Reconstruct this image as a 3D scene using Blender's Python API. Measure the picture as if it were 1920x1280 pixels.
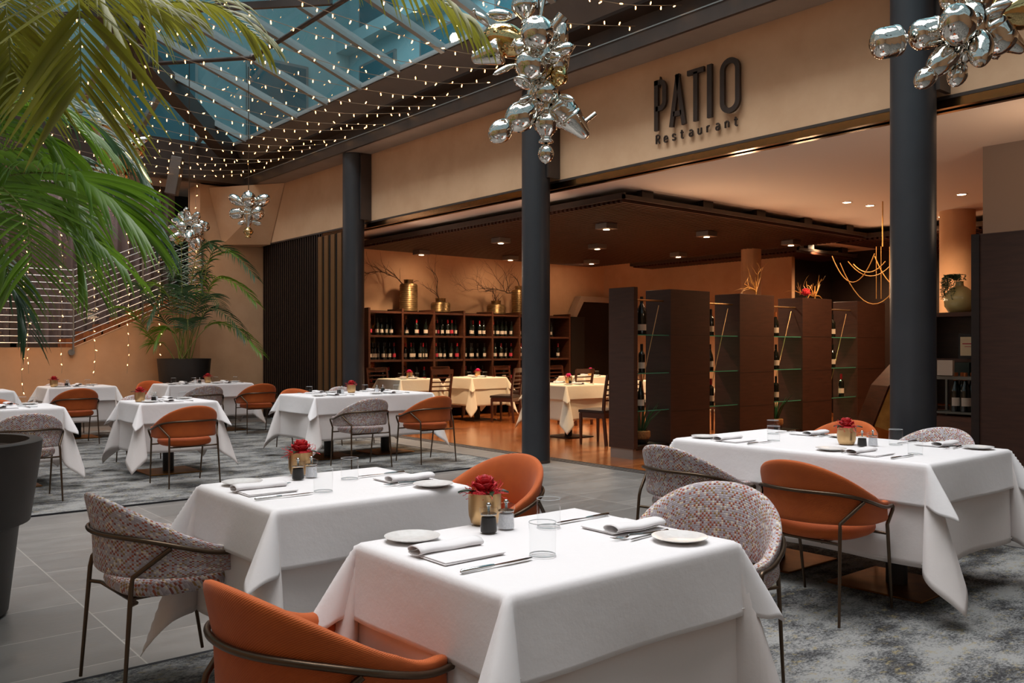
import bpy, math, random
from math import sin, cos, pi, sqrt, radians, floor as flr
from mathutils import Vector, Matrix
random.seed(7)
sc = bpy.context.scene
for o in list(bpy.data.objects): bpy.data.objects.remove(o)
COL = sc.collection

# ------------------------------------------------------------------ camera
CAMH = 1.30; FPX = 1639.0; HZ = 651.0
AZ = radians(50.5)
FW = (cos(AZ), sin(AZ)); RT = (sin(AZ), -cos(AZ))
cd = bpy.data.cameras.new('camera'); cam = bpy.data.objects.new('camera', cd); COL.objects.link(cam)
cam.location = (0, 0, CAMH); cam.rotation_euler = (pi/2, 0, AZ - pi/2)
cd.sensor_width = 36; cd.lens = FPX/1920*36; cd.shift_y = (HZ-640)/1920; cd.clip_start = .05; cd.clip_end = 200
sc.camera = cam
def at(px, py, d):
    """world point of the photo's pixel at a depth"""
    lat = d*(px-960)/FPX
    return Vector((d*FW[0]+lat*RT[0], d*FW[1]+lat*RT[1], CAMH+(HZ-py)*d/FPX))

# ------------------------------------------------------------------ world, exposure
sc.view_settings.view_transform = 'Standard'; sc.view_settings.look = 'None'
sc.view_settings.gamma = 1; sc.view_settings.use_curve_mapping = False
sc.view_settings.exposure = 0.0
w = bpy.data.worlds.new('world'); sc.world = w; w.use_nodes = True
bg = w.node_tree.nodes['Background']; bg.inputs[0].default_value = (.54, .69, .74, 1); bg.inputs[1].default_value = .60

def area(name, loc, size, size_y, power, color, rot=(0, 0, 0), spread=180):
    l = bpy.data.lights.new(name, 'AREA'); l.shape = 'RECTANGLE'; l.size = size; l.size_y = size_y
    l.energy = power; l.color = color; l.spread = radians(spread)
    o = bpy.data.objects.new(name, l); COL.objects.link(o); o.location = loc; o.rotation_euler = rot; return o
# daylight falling through the open sky above the glass roof
area('daylight', (2.2, 3.2, 9.5), 7, 8, 560, (1.0, .885, .86), spread=100)
area('daylight_far', (2.8, 10.5, 11.5), 6, 6, 420, (1.0, .88, .85), spread=95)

# sky light on the building outside
area('sky_light_outside', (3.5, 6.5, 15), 8, 12, 1500, (.80, .95, 1.0), rot=(0, radians(-48), 0), spread=90)

def spot(name, loc, power, color=(1, .62, .32), size=120, blend=.8, rad=.04, target=None):
    l = bpy.data.lights.new(name, 'SPOT'); l.energy = power; l.color = color; l.spot_size = radians(size)
    l.spot_blend = blend; l.shadow_soft_size = rad
    o = bpy.data.objects.new(name, l); COL.objects.link(o); o.location = loc
    if target is not None:
        o.rotation_euler = (Vector(target)-Vector(loc)).to_track_quat('-Z', 'Y').to_euler()
    return o
def point(name, loc, power, color=(1, .62, .32), rad=.1):
    l = bpy.data.lights.new(name, 'POINT'); l.energy = power; l.color = color; l.shadow_soft_size = rad
    o = bpy.data.objects.new(name, l); COL.objects.link(o); o.location = loc; return o

# ------------------------------------------------------------------ materials
def srgb(r, g, b):
    f = lambda c: (c/255/12.92) if c/255 <= .04045 else ((c/255+.055)/1.055)**2.4
    return (f(r), f(g), f(b), 1)
def mat(name, color=(.5, .5, .5, 1), rough=.6, metal=0, spec=.5, emit=None, estr=0, coat=0, sheen=0):
    m = bpy.data.materials.new(name); m.use_nodes = True; b = m.node_tree.nodes['Principled BSDF']
    b.inputs['Base Color'].default_value = color; b.inputs['Roughness'].default_value = rough
    b.inputs['Metallic'].default_value = metal; b.inputs['Specular IOR Level'].default_value = spec
    if emit: b.inputs['Emission Color'].default_value = emit; b.inputs['Emission Strength'].default_value = estr
    if coat: b.inputs['Coat Weight'].default_value = coat; b.inputs['Coat Roughness'].default_value = .15
    if sheen: b.inputs['Sheen Weight'].default_value = sheen
    return m
class NT:
    def __init__(s, m): s.t = m.node_tree; s.b = s.t.nodes['Principled BSDF']
    def n(s, ty, **kw):
        x = s.t.nodes.new(ty)
        for k, v in kw.items(): setattr(x, k, v)
        return x
    def l(s, a, b): s.t.links.new(a, b)
    def coords(s, kind='Object', scale=(1, 1, 1), rot=(0, 0, 0), loc=(0, 0, 0)):
        c = s.n('ShaderNodeTexCoord'); m = s.n('ShaderNodeMapping')
        m.inputs['Scale'].default_value = scale; m.inputs['Rotation'].default_value = rot; m.inputs['Location'].default_value = loc
        s.l(c.outputs[kind], m.inputs[0]); return m.outputs[0]
    def noise(s, v, scale, detail=4, rough=.5, dist=0):
        x = s.n('ShaderNodeTexNoise'); s.l(v, x.inputs['Vector']); x.inputs['Scale'].default_value = scale
        x.inputs['Detail'].default_value = detail; x.inputs['Roughness'].default_value = rough; x.inputs['Distortion'].default_value = dist
        return x.outputs['Fac']
    def ramp(s, f, stops, interp='LINEAR'):
        x = s.n('ShaderNodeValToRGB'); x.color_ramp.interpolation = interp; e = x.color_ramp.elements
        while len(e) < len(stops): e.new(.5)
        for i, (p, c) in enumerate(stops): e[i].position = p; e[i].color = c
        s.l(f, x.inputs[0]); return x.outputs[0]
    def bump(s, f, strength, dist=.002):
        x = s.n('ShaderNodeBump'); x.inputs['Strength'].default_value = strength; x.inputs['Distance'].default_value = dist
        s.l(f, x.inputs['Height']); s.l(x.outputs[0], s.b.inputs['Normal'])
    def mix(s, f, a, b, mode='MIX'):
        x = s.n('ShaderNodeMix'); x.data_type = 'RGBA'; x.blend_type = mode
        for v, i in ((f, 0), (a, 6), (b, 7)):
            if hasattr(v, 'links'): s.l(v, x.inputs[i])
            else: x.inputs[i].default_value = v
        return x.outputs[2]
def noisy(name, c1, c2, scale=3, rough=.6, bump=0, bscale=60, stretch=(1, 1, 1), **kw):
    m = mat(name, c1, rough, **kw); t = NT(m); v = t.coords(scale=stretch)
    t.l(t.ramp(t.noise(v, scale, 6, .6), [(.35, c1), (.65, c2)]), t.b.inputs['Base Color'])
    if bump: t.bump(t.noise(v, bscale, 3), bump)
    return m

M = {}
M['plaster'] = noisy('plaster', srgb(212, 169, 132), srgb(202, 158, 121), 2.2, .75, .1, 90)
M['wall_warm'] = noisy('warm_wall_plaster', srgb(206, 160, 122), srgb(190, 145, 108), 1.2, .75, .15, 60)
M['soffit'] = noisy('soffit_paint', srgb(168, 145, 125), srgb(158, 136, 118), 2, .7)
M['ceiling_white'] = mat('ceiling_white', srgb(222, 205, 192), .8)
M['col'] = noisy('column_paint', srgb(46, 48, 52), srgb(41, 43, 47), 3, .38, .03, 200)
M['dark_steel'] = noisy('brown_steel', srgb(72, 60, 54), srgb(62, 52, 47), 4, .4, metal=.2)
M['grey_panel'] = noisy('eave_panel_grey', srgb(104, 94, 88), srgb(94, 86, 80), 2, .5)
M['alu'] = mat('window_aluminium', srgb(150, 152, 150), .35, .5)
M['gold_mirror'] = mat('polished_brass', srgb(120, 88, 54), .16, 1)
M['brass'] = noisy('brushed_brass_plate', srgb(168, 112, 52), srgb(140, 92, 42), 8, .38, metal=.9)
M['brass_pot'] = mat('brushed_gold_pot', srgb(200, 164, 118), .36, 1)
M['door_brass'] = mat('satin_brass_edge', srgb(140, 104, 70), .38, .7)
M['bronze'] = mat('bronze_chair_metal', srgb(92, 76, 62), .34, .9)
M['chrome'] = mat('chrome', srgb(205, 205, 205), .07, 1)
M['steel'] = mat('cutlery_steel', srgb(190, 190, 188), .14, 1)
M['rail'] = mat('railing_steel', srgb(178, 176, 172), .28, 1)
M['silver'] = None
def silver(name, c, bs=40, bstr=.25):
    m = mat(name, c, .05, 1); t = NT(m); v = t.coords()
    t.bump(t.noise(v, bs, 2), bstr, .004); return m
M['silver'] = silver('mirrored_silver_glass', srgb(226, 222, 214))
M['goldglass'] = silver('mirrored_gold_glass', srgb(214, 184, 128))
M['wenge'] = noisy('wenge_veneer', srgb(64, 38, 28), srgb(52, 30, 22), 4, .42, .05, 40, stretch=(1, 1, 9))
M['wenge_dark'] = noisy('wenge_dark', srgb(38, 24, 19), srgb(30, 19, 15), 4, .42, stretch=(1, 1, 9))
M['walnut'] = noisy('reddish_wood', srgb(82, 46, 30), srgb(60, 32, 20), 5, .4, stretch=(1, 1, 8))
M['slat'] = noisy('ceiling_slat_wood', srgb(74, 42, 31), srgb(58, 33, 24), 5, .45)
M['chairwood'] = mat('dining_chair_wood', srgb(70, 34, 20), .3, coat=.3)
M['leather'] = mat('brown_leather', srgb(44, 30, 27), .38)
M['black'] = mat('black_void', srgb(16, 14, 13), .5)
M['blackgloss'] = mat('dark_glass_panel', srgb(20, 16, 15), .12)
M['pot'] = noisy('charcoal_planter', srgb(46, 42, 40), srgb(38, 35, 34), 5, .5, .1, 80)
M['soil'] = noisy('soil', srgb(60, 42, 30), srgb(30, 22, 16), 30, .95, .6, 60)
M['curtain'] = noisy('grey_curtain', srgb(122, 110, 112), srgb(104, 94, 98), 1.5, .85, stretch=(6, 6, 1))
M['step'] = noisy('stair_oak', srgb(150, 92, 52), srgb(128, 76, 42), 5, .5, stretch=(6, 1, 1))
M['ceramic'] = noisy('glazed_white_plate', srgb(228, 226, 224), srgb(218, 215, 212), 50, .2)
M['cream_glaze'] = mat('cream_glazed_vase', srgb(205, 190, 130), .15, coat=.5)
M['glassgreen'] = None
M['rose'] = noisy('rose_petals', srgb(196, 10, 24), srgb(150, 4, 14), 20, .55)
M['pinkrose'] = noisy('pink_petals', srgb(232, 44, 132), srgb(205, 24, 104), 20, .55)
M['redfibre'] = mat('red_sisal', srgb(206, 36, 48), .6)
M['leafdark'] = mat('rose_leaf', srgb(30, 52, 24), .5)
M['pepper'] = noisy('peppercorns', srgb(40, 34, 30), srgb(14, 12, 12), 200, .6)
M['salt'] = noisy('salt', srgb(235, 235, 238), srgb(215, 215, 220), 200, .7)
M['bottle'] = mat('dark_bottle_glass', srgb(16, 20, 15), .08, spec=.8)
M['label_white'] = mat('paper_label', srgb(200, 184, 166), .6)
M['label_red'] = mat('crimson_label', srgb(176, 44, 62), .6)
M['foil_black'] = mat('black_foil', srgb(18, 16, 16), .3)
M['foil_red'] = mat('red_foil', srgb(150, 24, 34), .3)
M['foil_gold'] = mat('copper_foil', srgb(196, 120, 72), .3, .6)
M['wire'] = mat('clear_wire', srgb(150, 132, 110), .5)
M['bulb'] = mat('fairy_bulb', (1, .6, .25, 1), .4, emit=(1, .45, .13, 1), estr=16)
M['socket'] = mat('bulb_socket', srgb(235, 205, 150), .4, emit=(1, .6, .28, 1), estr=.9)
M['lampdisc'] = mat('downlight_lens', (1, .85, .6, 1), .4, emit=(1, .74, .45, 1), estr=26)
M['signmetal'] = noisy('sign_letter_bronze', srgb(58, 42, 33), srgb(50, 36, 29), 10, .45, metal=.2)
M['twig'] = noisy('twisted_twig', srgb(84, 60, 40), srgb(60, 42, 28), 30, .8)
M['goldtwig'] = mat('golden_twig', srgb(214, 160, 84), .5)
M['goldvase'] = noisy('hammered_gold_vase', srgb(150, 122, 84), srgb(120, 96, 62), 14, .36, .4, 25, stretch=(1, 1, 6), metal=.8)
M['frosty'] = mat('picture_paper', srgb(220, 205, 170), .7)
M['greencard'] = mat('dark_green_box', srgb(26, 46, 38), .5)
M['greysteel'] = mat('grey_metal_shelf', srgb(112, 112, 106), .4, .6)
M['basket'] = noisy('woven_basket', srgb(170, 118, 66), srgb(120, 80, 44), 60, .8, .6, 120)
M['grey_wall'] = mat('grey_bulkhead', srgb(148, 132, 122), .8)
M['outer_wall'] = noisy('outer_facade_render', srgb(150, 190, 194), srgb(128, 170, 178), .5, .7)
M['outer_glass'] = mat('outer_window_glass', srgb(60, 104, 114), .15)
M['plinth'] = mat('metal_plinth', srgb(150, 140, 132), .35, .6)

# glass: thin clear, tinted roof, green shelf
def thin_glass(name, tint, gloss=(1, 1, 1, 1), ior=1.45, rough=.02):
    m = bpy.data.materials.new(name); m.use_nodes = True; t = m.node_tree; t.nodes.clear()
    o = t.nodes.new('ShaderNodeOutputMaterial'); mx = t.nodes.new('ShaderNodeMixShader'); f = t.nodes.new('ShaderNodeFresnel')
    a = t.nodes.new('ShaderNodeBsdfTransparent'); g = t.nodes.new('ShaderNodeBsdfGlossy')
    ge = t.nodes.new('ShaderNodeNewGeometry'); mr = t.nodes.new('ShaderNodeMapRange'); mr.inputs['To Min'].default_value = ior; mr.inputs['To Max'].default_value = 1/ior
    t.links.new(ge.outputs['Backfacing'], mr.inputs['Value']); t.links.new(mr.outputs[0], f.inputs[0]); a.inputs[0].default_value = tint; g.inputs[0].default_value = gloss; g.inputs['Roughness'].default_value = rough
    t.links.new(f.outputs[0], mx.inputs[0]); t.links.new(a.outputs[0], mx.inputs[1]); t.links.new(g.outputs[0], mx.inputs[2]); t.links.new(mx.outputs[0], o.inputs[0])
    return m
M['glass'] = thin_glass('tumbler_glass', (.975, .98, .98, 1), ior=1.22)
M['roofglass'] = thin_glass('roof_glass', (.84, .92, .95, 1))
M['shelfglass'] = thin_glass('green_shelf_glass', (.55, .82, .72, 1))
M['glassedge'] = mat('glass_edge_green', srgb(70, 140, 118), .15)

# cloth
def cloth_mat(name, c):
    m = mat(name, c, .85, sheen=.15); t = NT(m); v = t.coords('UV')
    wv = t.n('ShaderNodeTexWave'); t.l(v, wv.inputs[0]); wv.inputs['Scale'].default_value = 160; wv.inputs['Distortion'].default_value = 1
    t.bump(t.noise(v, 7, 5, .6), .25, .012); return m
M['linen'] = cloth_mat('white_linen', srgb(226, 222, 222))
M['linen_under'] = cloth_mat('white_under_linen', srgb(222, 214, 211))
M['cream_linen'] = cloth_mat('cream_linen', srgb(232, 220, 196))
M['hem'] = mat('hem_stitch', srgb(232, 228, 226), .8)
# orange fabric
def fabric(name, c1, c2):
    m = mat(name, c1, .8, sheen=.08); t = NT(m); v = t.coords('UV')
    wv = t.n('ShaderNodeTexWave'); wv.wave_type = 'BANDS'; wv.bands_direction = 'DIAGONAL'
    t.l(v, wv.inputs[0]); wv.inputs['Scale'].default_value = 90; wv.inputs['Distortion'].default_value = .5
    t.l(t.ramp(t.noise(v, 9, 5, .6), [(.3, c1), (.7, c2)]), t.b.inputs['Base Color'])
    t.bump(wv.outputs['Fac'], .35, .0015); return m
M['orange'] = fabric('orange_wool', srgb(184, 86, 20), srgb(170, 76, 16))
# patterned tweed: little blocks of rust, ochre and cream on lilac grey
def tweed():
    m = mat('patterned_tweed', srgb(170, 160, 160), .85, sheen=.1); t = NT(m); v = t.coords('UV', scale=(1/.0095, 1/.0095, 1))
    br = t.n('ShaderNodeSeparateXYZ'); t.l(v, br.inputs[0])
    def ma(op, a, b=None):
        x = t.n('ShaderNodeMath', operation=op)
        for i, q in enumerate((a, b)):
            if q is None: continue
            if hasattr(q, 'links'): t.l(q, x.inputs[i])
            else: x.inputs[i].default_value = q
        return x.outputs[0]
    row = ma('FLOOR', br.outputs[1]); odd = ma('MODULO', row, 2.0)
    xo = ma('ADD', br.outputs[0], 500.0); cx = ma('FLOOR', xo)
    cmb = t.n('ShaderNodeCombineXYZ'); t.l(cx, cmb.inputs[0]); t.l(row, cmb.inputs[1])
    wn = t.n('ShaderNodeTexWhiteNoise'); wn.noise_dimensions = '2D'; t.l(cmb.outputs[0], wn.inputs['Vector'])
    par = ma('MODULO', ma('ABSOLUTE', ma('ADD', cx, row)), 2.0)
    g1, g2 = srgb(186, 178, 182), srgb(166, 156, 160)
    ca = t.ramp(wn.outputs['Value'], [(0, srgb(156, 86, 62)), (.26, srgb(150, 118, 74)), (.44, srgb(214, 202, 182)), (.54, srgb(132, 74, 60)), (.62, g2)], 'CONSTANT')
    cb = t.ramp(wn.outputs['Value'], [(0, g1), (.6, g2), (.93, srgb(214, 196, 176))], 'CONSTANT')
    t.l(t.mix(par, ca, cb), t.b.inputs['Base Color'])
    fx = ma('FRACT', xo); fy = ma('FRACT', br.outputs[1])
    h = ma('MULTIPLY', ma('SINE', ma('MULTIPLY', fx, pi)), ma('SINE', ma('MULTIPLY', fy, pi)))
    t.bump(h, .5, .002); return m
M['tweed'] = tweed()
# stone tiles
def tiles():
    m = mat('stone_tiles', rough=.42); t = NT(m); v = t.coords('Object', rot=(0, 0, radians(90)), loc=(0, 0, 0), scale=(1, 1, 1))
    s = t.n('ShaderNodeSeparateXYZ'); c = t.n('ShaderNodeTexCoord'); t.l(c.outputs['Object'], s.inputs[0])
    k = t.n('ShaderNodeCombineXYZ'); a1 = t.n('ShaderNodeMath', operation='ADD'); t.l(s.outputs[1], a1.inputs[0]); a1.inputs[1].default_value = 20.15
    a2 = t.n('ShaderNodeMath', operation='ADD'); t.l(s.outputs[0], a2.inputs[0]); a2.inputs[1].default_value = 20 - .20 + .07
    t.l(a1.outputs[0], k.inputs[0]); t.l(a2.outputs[0], k.inputs[1])
    b = t.n('ShaderNodeTexBrick'); t.l(k.outputs[0], b.inputs[0]); b.offset = .5
    b.inputs['Brick Width'].default_value = .5; b.inputs['Row Height'].default_value = 1.05; b.inputs['Scale'].default_value = 1
    b.inputs['Mortar Size'].default_value = .0035; b.inputs['Mortar Smooth'].default_value = .1
    b.inputs['Color1'].default_value = srgb(112, 109, 106); b.inputs['Color2'].default_value = srgb(127, 123, 119); b.inputs['Mortar'].default_value = srgb(160, 155, 149)
    v2 = t.coords('Object', scale=(1, 2.2, 1)); n = t.noise(v2, 2.5, 8, .65, .6)
    g = t.ramp(n, [(.3, (.78, .77, .76, 1)), (.7, (1.08, 1.07, 1.06, 1))])
    t.l(t.mix(1.0, b.outputs[0], g, 'MULTIPLY'), t.b.inputs['Base Color'])
    t.l(t.ramp(n, [(.3, (.30,)*3+(1,)), (.7, (.48,)*3+(1,))]), t.b.inputs['Roughness'])
    t.bump(t.noise(v2, 22, 5), .12, .004); return m
M['tiles'] = tiles()
def woodfloor():
    m = mat('wood_floor', rough=.22, coat=.3); t = NT(m)
    s = t.n('ShaderNodeSeparateXYZ'); c = t.n('ShaderNodeTexCoord'); t.l(c.outputs['Object'], s.inputs[0])
    b = t.n('ShaderNodeTexBrick'); t.l(c.outputs['Object'], b.inputs[0]); b.offset = .37
    b.inputs['Brick Width'].default_value = 1.1; b.inputs['Row Height'].default_value = .09; b.inputs['Scale'].default_value = 1
    b.inputs['Mortar Size'].default_value = .0012
    b.inputs['Color1'].default_value = srgb(164, 96, 48); b.inputs['Color2'].default_value = srgb(128, 68, 30); b.inputs['Mortar'].default_value = srgb(80, 40, 20)
    v2 = t.coords('Object', scale=(1.2, 14, 1)); g = t.ramp(t.noise(v2, 2.5, 7, .6), [(.3, (.7, .66, .62, 1)), (.7, (1.15, 1.12, 1.08, 1))])
    t.l(t.mix(1.0, b.outputs[0], g, 'MULTIPLY'), t.b.inputs['Base Color']); return m
M['wood'] = woodfloor()
def rugmat(name, dark, mid, light, yellow):
    m = mat(name, rough=.95); t = NT(m); v = t.coords('Object', scale=(1, 1.7, 1))
    n1 = t.noise(v, 62, 10, .8, .3); n2 = t.noise(v, 2.6, 6, .65); n3 = t.noise(v, 18, 7, .7)
    ad = t.n('ShaderNodeMath', operation='ADD'); t.l(n1, ad.inputs[0]); t.l(n2, ad.inputs[1])
    hf = t.n('ShaderNodeMath', operation='MULTIPLY'); t.l(ad.outputs[0], hf.inputs[0]); hf.inputs[1].default_value = .5
    c1 = t.ramp(hf.outputs[0], [(.44, dark), (.49, mid), (.54, light)])
    y = t.ramp(n3, [(.56, (0, 0, 0, 1)), (.66, (.8, .8, .8, 1))])
    t.l(t.mix(y, c1, yellow), t.b.inputs['Base Color'])
    t.bump(t.noise(t.coords('Object'), 300, 3), .5, .004); return m
M['rug'] = rugmat('mottled_rug', srgb(42, 41, 42), srgb(98, 98, 98), srgb(140, 139, 136), srgb(140, 126, 88))
M['rug_edge'] = mat('rug_binding', srgb(30, 30, 34), .9)
def leafmat(name, a, b, tr=.3):
    m = mat(name, a, .42); t = NT(m); v = t.coords('Object')
    t.l(t.ramp(t.noise(v, 2.2, 4), [(.35, a), (.65, b)]), t.b.inputs['Base Color'])
    o = [x for x in t.t.nodes if x.type == 'OUTPUT_MATERIAL'][0]
    tl = t.n('ShaderNodeBsdfTranslucent'); tl.inputs[0].default_value = tuple(min(1, q*1.6) for q in b[:3])+(1,)
    mx = t.n('ShaderNodeMixShader'); mx.inputs[0].default_value = tr
    t.l(t.b.outputs[0], mx.inputs[1]); t.l(tl.outputs[0], mx.inputs[2]); t.l(mx.outputs[0], o.inputs[0]); return m
M['palm'] = leafmat('palm_green', srgb(62, 104, 28), srgb(106, 140, 40), .3)
M['palm_olive'] = leafmat('palm_olive', srgb(92, 100, 26), srgb(132, 130, 44), .35)
M['palm_dark'] = leafmat('palm_bluegreen', srgb(34, 66, 40), srgb(58, 88, 56), .2)
M['palm_stem'] = mat('palm_stem', srgb(110, 118, 52), .5)
M['aloe'] = leafmat('aloe_green', srgb(44, 74, 48), srgb(70, 96, 62), .1)

# ------------------------------------------------------------------ mesh builder
def frame(dr, up=Vector((0, 0, 1))):
    d = Vector(dr).normalized()
    if abs(d.dot(up)) > .98: up = Vector((1, 0, 0))
    s = d.cross(up).normalized(); u = s.cross(d).normalized(); return s, u, d
CH = {}
class MB:
    def __init__(s): s.v = []; s.f = []; s.uv = {}
    def add(s, vs, fs, uvs=None):
        n = len(s.v); s.v += [tuple(p) for p in vs]
        for i, f in enumerate(fs):
            if uvs: s.uv[len(s.f)] = [uvs[k] for k in f]
            s.f.append(tuple(k+n for k in f))
        return s
    def box(s, x0, x1, y0, y1, z0, z1, m=None):
        vs = [(x, y, z) for z in (z0, z1) for y in (y0, y1) for x in (x0, x1)]
        if m is not None: vs = [m @ Vector(p) for p in vs]
        return s.add(vs, [(0, 2, 3, 1), (4, 5, 7, 6), (0, 1, 5, 4), (2, 6, 7, 3), (0, 4, 6, 2), (1, 3, 7, 5)])
    def grid(s, nu, nv, fn, cu=False, cv=False, uvf=None):
        vs = [fn(i/(nu if cu else nu-1), j/(nv if cv else nv-1)) for j in range(nv) for i in range(nu)]
        n = len(s.v); s.v += [tuple(p) for p in vs]
        for j in range(nv if cv else nv-1):
            for i in range(nu if cu else nu-1):
                a, b = i, (i+1) % nu; c, d = j, (j+1) % nv
                if uvf: s.uv[len(s.f)] = [uvf(p, q) for p, q in ((i, j), (i+1, j), (i+1, j+1), (i, j+1))]
                s.f.append((n+c*nu+a, n+c*nu+b, n+d*nu+b, n+d*nu+a))
        return s
    def tube(s, pts, r, n=8, closed=False, cap=True):
        pts = [Vector(p) for p in pts]; rs = r if isinstance(r, (list, tuple)) else [r]*len(pts)
        base = len(s.v); N = len(pts); side = None
        for i, p in enumerate(pts):
            if closed: t = pts[(i+1) % N]-pts[i-1]
            else: t = pts[min(i+1, N-1)]-pts[max(i-1, 0)]
            t = t.normalized() if t.length > 1e-9 else Vector((0, 0, 1))
            if side is None: side, _, _ = frame(t)
            side = (side - t*side.dot(t)).normalized(); up = t.cross(side)
            for k in range(n):
                a = 2*pi*k/n; s.v.append(tuple(p + (side*cos(a)+up*sin(a))*rs[i]))
        for i in range(N if closed else N-1):
            for k in range(n):
                a = base+i*n; b = base+((i+1) % N)*n
                s.f.append((a+k, a+(k+1) % n, b+(k+1) % n, b+k))
        if cap and not closed:
            s.f.append(tuple(base+k for k in range(n))[::-1]); s.f.append(tuple(base+(N-1)*n+k for k in range(n)))
        return s
    def lathe(s, prof, n=24, m=None, cx=0, cy=0, cap=True):
        if prof[0] == prof[-1]: cap = False
        base = len(s.v)
        for r, z in prof:
            for k in range(n):
                a = 2*pi*k/n; p = Vector((cx+r*cos(a), cy+r*sin(a), z))
                s.v.append(tuple(m @ p if m is not None else p))
        L = len(prof)
        for i in range(L-1):
            for k in range(n):
                a, b = base+i*n, base+(i+1)*n
                s.f.append((a+k, a+(k+1) % n, b+(k+1) % n, b+k))
        if not cap: return s
        if prof[0][0] > 1e-5: s.f.append(tuple(base+k for k in range(n))[::-1])
        if prof[-1][0] > 1e-5: s.f.append(tuple(base+(L-1)*n+k for k in range(n)))
        return s
    def ball(s, c, r, n=12, sc=(1, 1, 1)):
        base = Matrix.Translation(c) @ Matrix.Diagonal((sc[0], sc[1], sc[2], 1))
        h = max(4, n//2)
        return s.lathe([(max(1e-6, r*sin(pi*i/h)), -r*cos(pi*i/h)) for i in range(h+1)], n, base)
    def bar(s, a, b, w, h):
        a, b = Vector(a), Vector(b); sd, u, d = frame(b-a)
        vs = [p+sd*x+u*y for p in (a, b) for x, y in ((-w/2, -h/2), (w/2, -h/2), (w/2, h/2), (-w/2, h/2))]
        return s.add(vs, [(0, 1, 2, 3), (7, 6, 5, 4), (0, 4, 5, 1), (1, 5, 6, 2), (2, 6, 7, 3), (3, 7, 4, 0)])
    def prism(s, poly, z0, z1, m=None):
        """polygon in xy extruded in z"""
        n = len(poly); vs = [Vector((x, y, z0)) for x, y in poly]+[Vector((x, y, z1)) for x, y in poly]
        if m is not None: vs = [m @ p for p in vs]
        return s.add(vs, [tuple(range(n))[::-1], tuple(range(n, 2*n))]+[(i, (i+1) % n, n+(i+1) % n, n+i) for i in range(n)])
def mesh(name, mb, material, smooth=False, auto=None):
    me = bpy.data.meshes.new(name); me.from_pydata(mb.v, [], mb.f)
    if mb.uv:
        ul = me.uv_layers.new(name='UVMap')
        for p in me.polygons:
            q = mb.uv.get(p.index)
            if q:
                for li, c in zip(p.loop_indices, q): ul.data[li].uv = c
    me.materials.append(material)
    import bmesh
    bm = bmesh.new(); bm.from_mesh(me); bmesh.ops.remove_doubles(bm, verts=bm.verts, dist=1e-6); bmesh.ops.recalc_face_normals(bm, faces=bm.faces)
    if smooth:
        lim = radians(auto or 50)
        for f in bm.faces: f.smooth = True
        for e in bm.edges:
            if len(e.link_faces) == 2:
                e.smooth = e.calc_face_angle(0) < lim
    bm.to_mesh(me); bm.free(); me.update()
    return me
def obj(name, mb, material, parent=None, smooth=False, auto=None, label=None, kind=None):
    me = mesh(name, mb, material, smooth, auto)
    o = bpy.data.objects.new(name, me); COL.objects.link(o)
    if parent is not None:
        o.parent = parent; CH.setdefault(parent.name, []).append(o)
    if label: o['label'] = label
    if kind: o['kind'] = kind
    return o
def bevel(o, w=.004, seg=2, lim=40):
    b = o.modifiers.new('bevel', 'BEVEL'); b.width = w; b.segments = seg; b.limit_method = 'ANGLE'; b.angle_limit = radians(lim); return o
def tag(o, label, cat, group=None):
    o['label'] = label; o['category'] = cat
    if group: o['group'] = group
    return o
def thing(name, label, cat, loc=(0, 0, 0), rotz=0, group=None):
    o = bpy.data.objects.new(name, None); COL.objects.link(o); o.empty_display_size = .1
    o.location = loc; o.rotation_euler = (0, 0, rotz); return tag(o, label, cat, group)
def dup(root, loc, rotz, label, group=None, scale=None):
    r = root.copy(); COL.objects.link(r); r.location = loc; r.rotation_euler = (0, 0, rotz); r['label'] = label
    if group: r['group'] = group
    if scale: r.scale = scale
    for ch in CH.get(root.name, []):
        c = ch.copy(); COL.objects.link(c); c.parent = r
        for g in CH.get(ch.name, []):
            d = g.copy(); COL.objects.link(d); d.parent = c
    return r
def struct(name, mb, m, parent=None, smooth=False):
    o = obj(name, mb, m, parent, smooth); o['kind'] = 'structure'; return o
class Proto:
    """first placement moves the prototype itself, later ones copy it"""
    def __init__(s, root): s.root = root; s.used = False
    def place(s, loc, rotz, label, group=None, scale=None):
        if not s.used:
            s.used = True; r = s.root; r.location = loc; r.rotation_euler = (0, 0, rotz); r['label'] = label
            if group: r['group'] = group
            if scale: r.scale = scale
            return r
        return dup(s.root, loc, rotz, label, group, scale)

# ================================================================== THE SETTING
FX = 6.70      # fascia plane
WX = 6.95      # where the wood floor starts
struct('floor', MB().box(-4, WX, -4, 16.5, -.1, 0), M['tiles'])
struct('floor_restaurant', MB().box(WX, 19, -4, 16.5, -.1, 0), M['wood'])
tr = MB()
for x in (6.76, 6.83, 6.90): tr.box(x, x+.018, -4, 13, 0, .006)
struct('trim_1', tr, M['dark_steel'])
# fascia
struct('wall_fascia', MB().box(FX, FX+.22, -4, 15.5, 3.19, 4.6), M['plaster'])
struct('trim_2', MB().box(FX-.005, FX+.24, -4, 15.5, 3.165, 3.19), M['dark_steel'])
struct('trim_3', MB().box(FX+.0, FX+.05, -4, 13.0, 3.10, 3.165).box(FX+.12, FX+.17, -4, 13.0, 3.10, 3.165).box(FX+.05, FX+.12, -4, 13.0, 3.14, 3.165), M['gold_mirror'])
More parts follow.
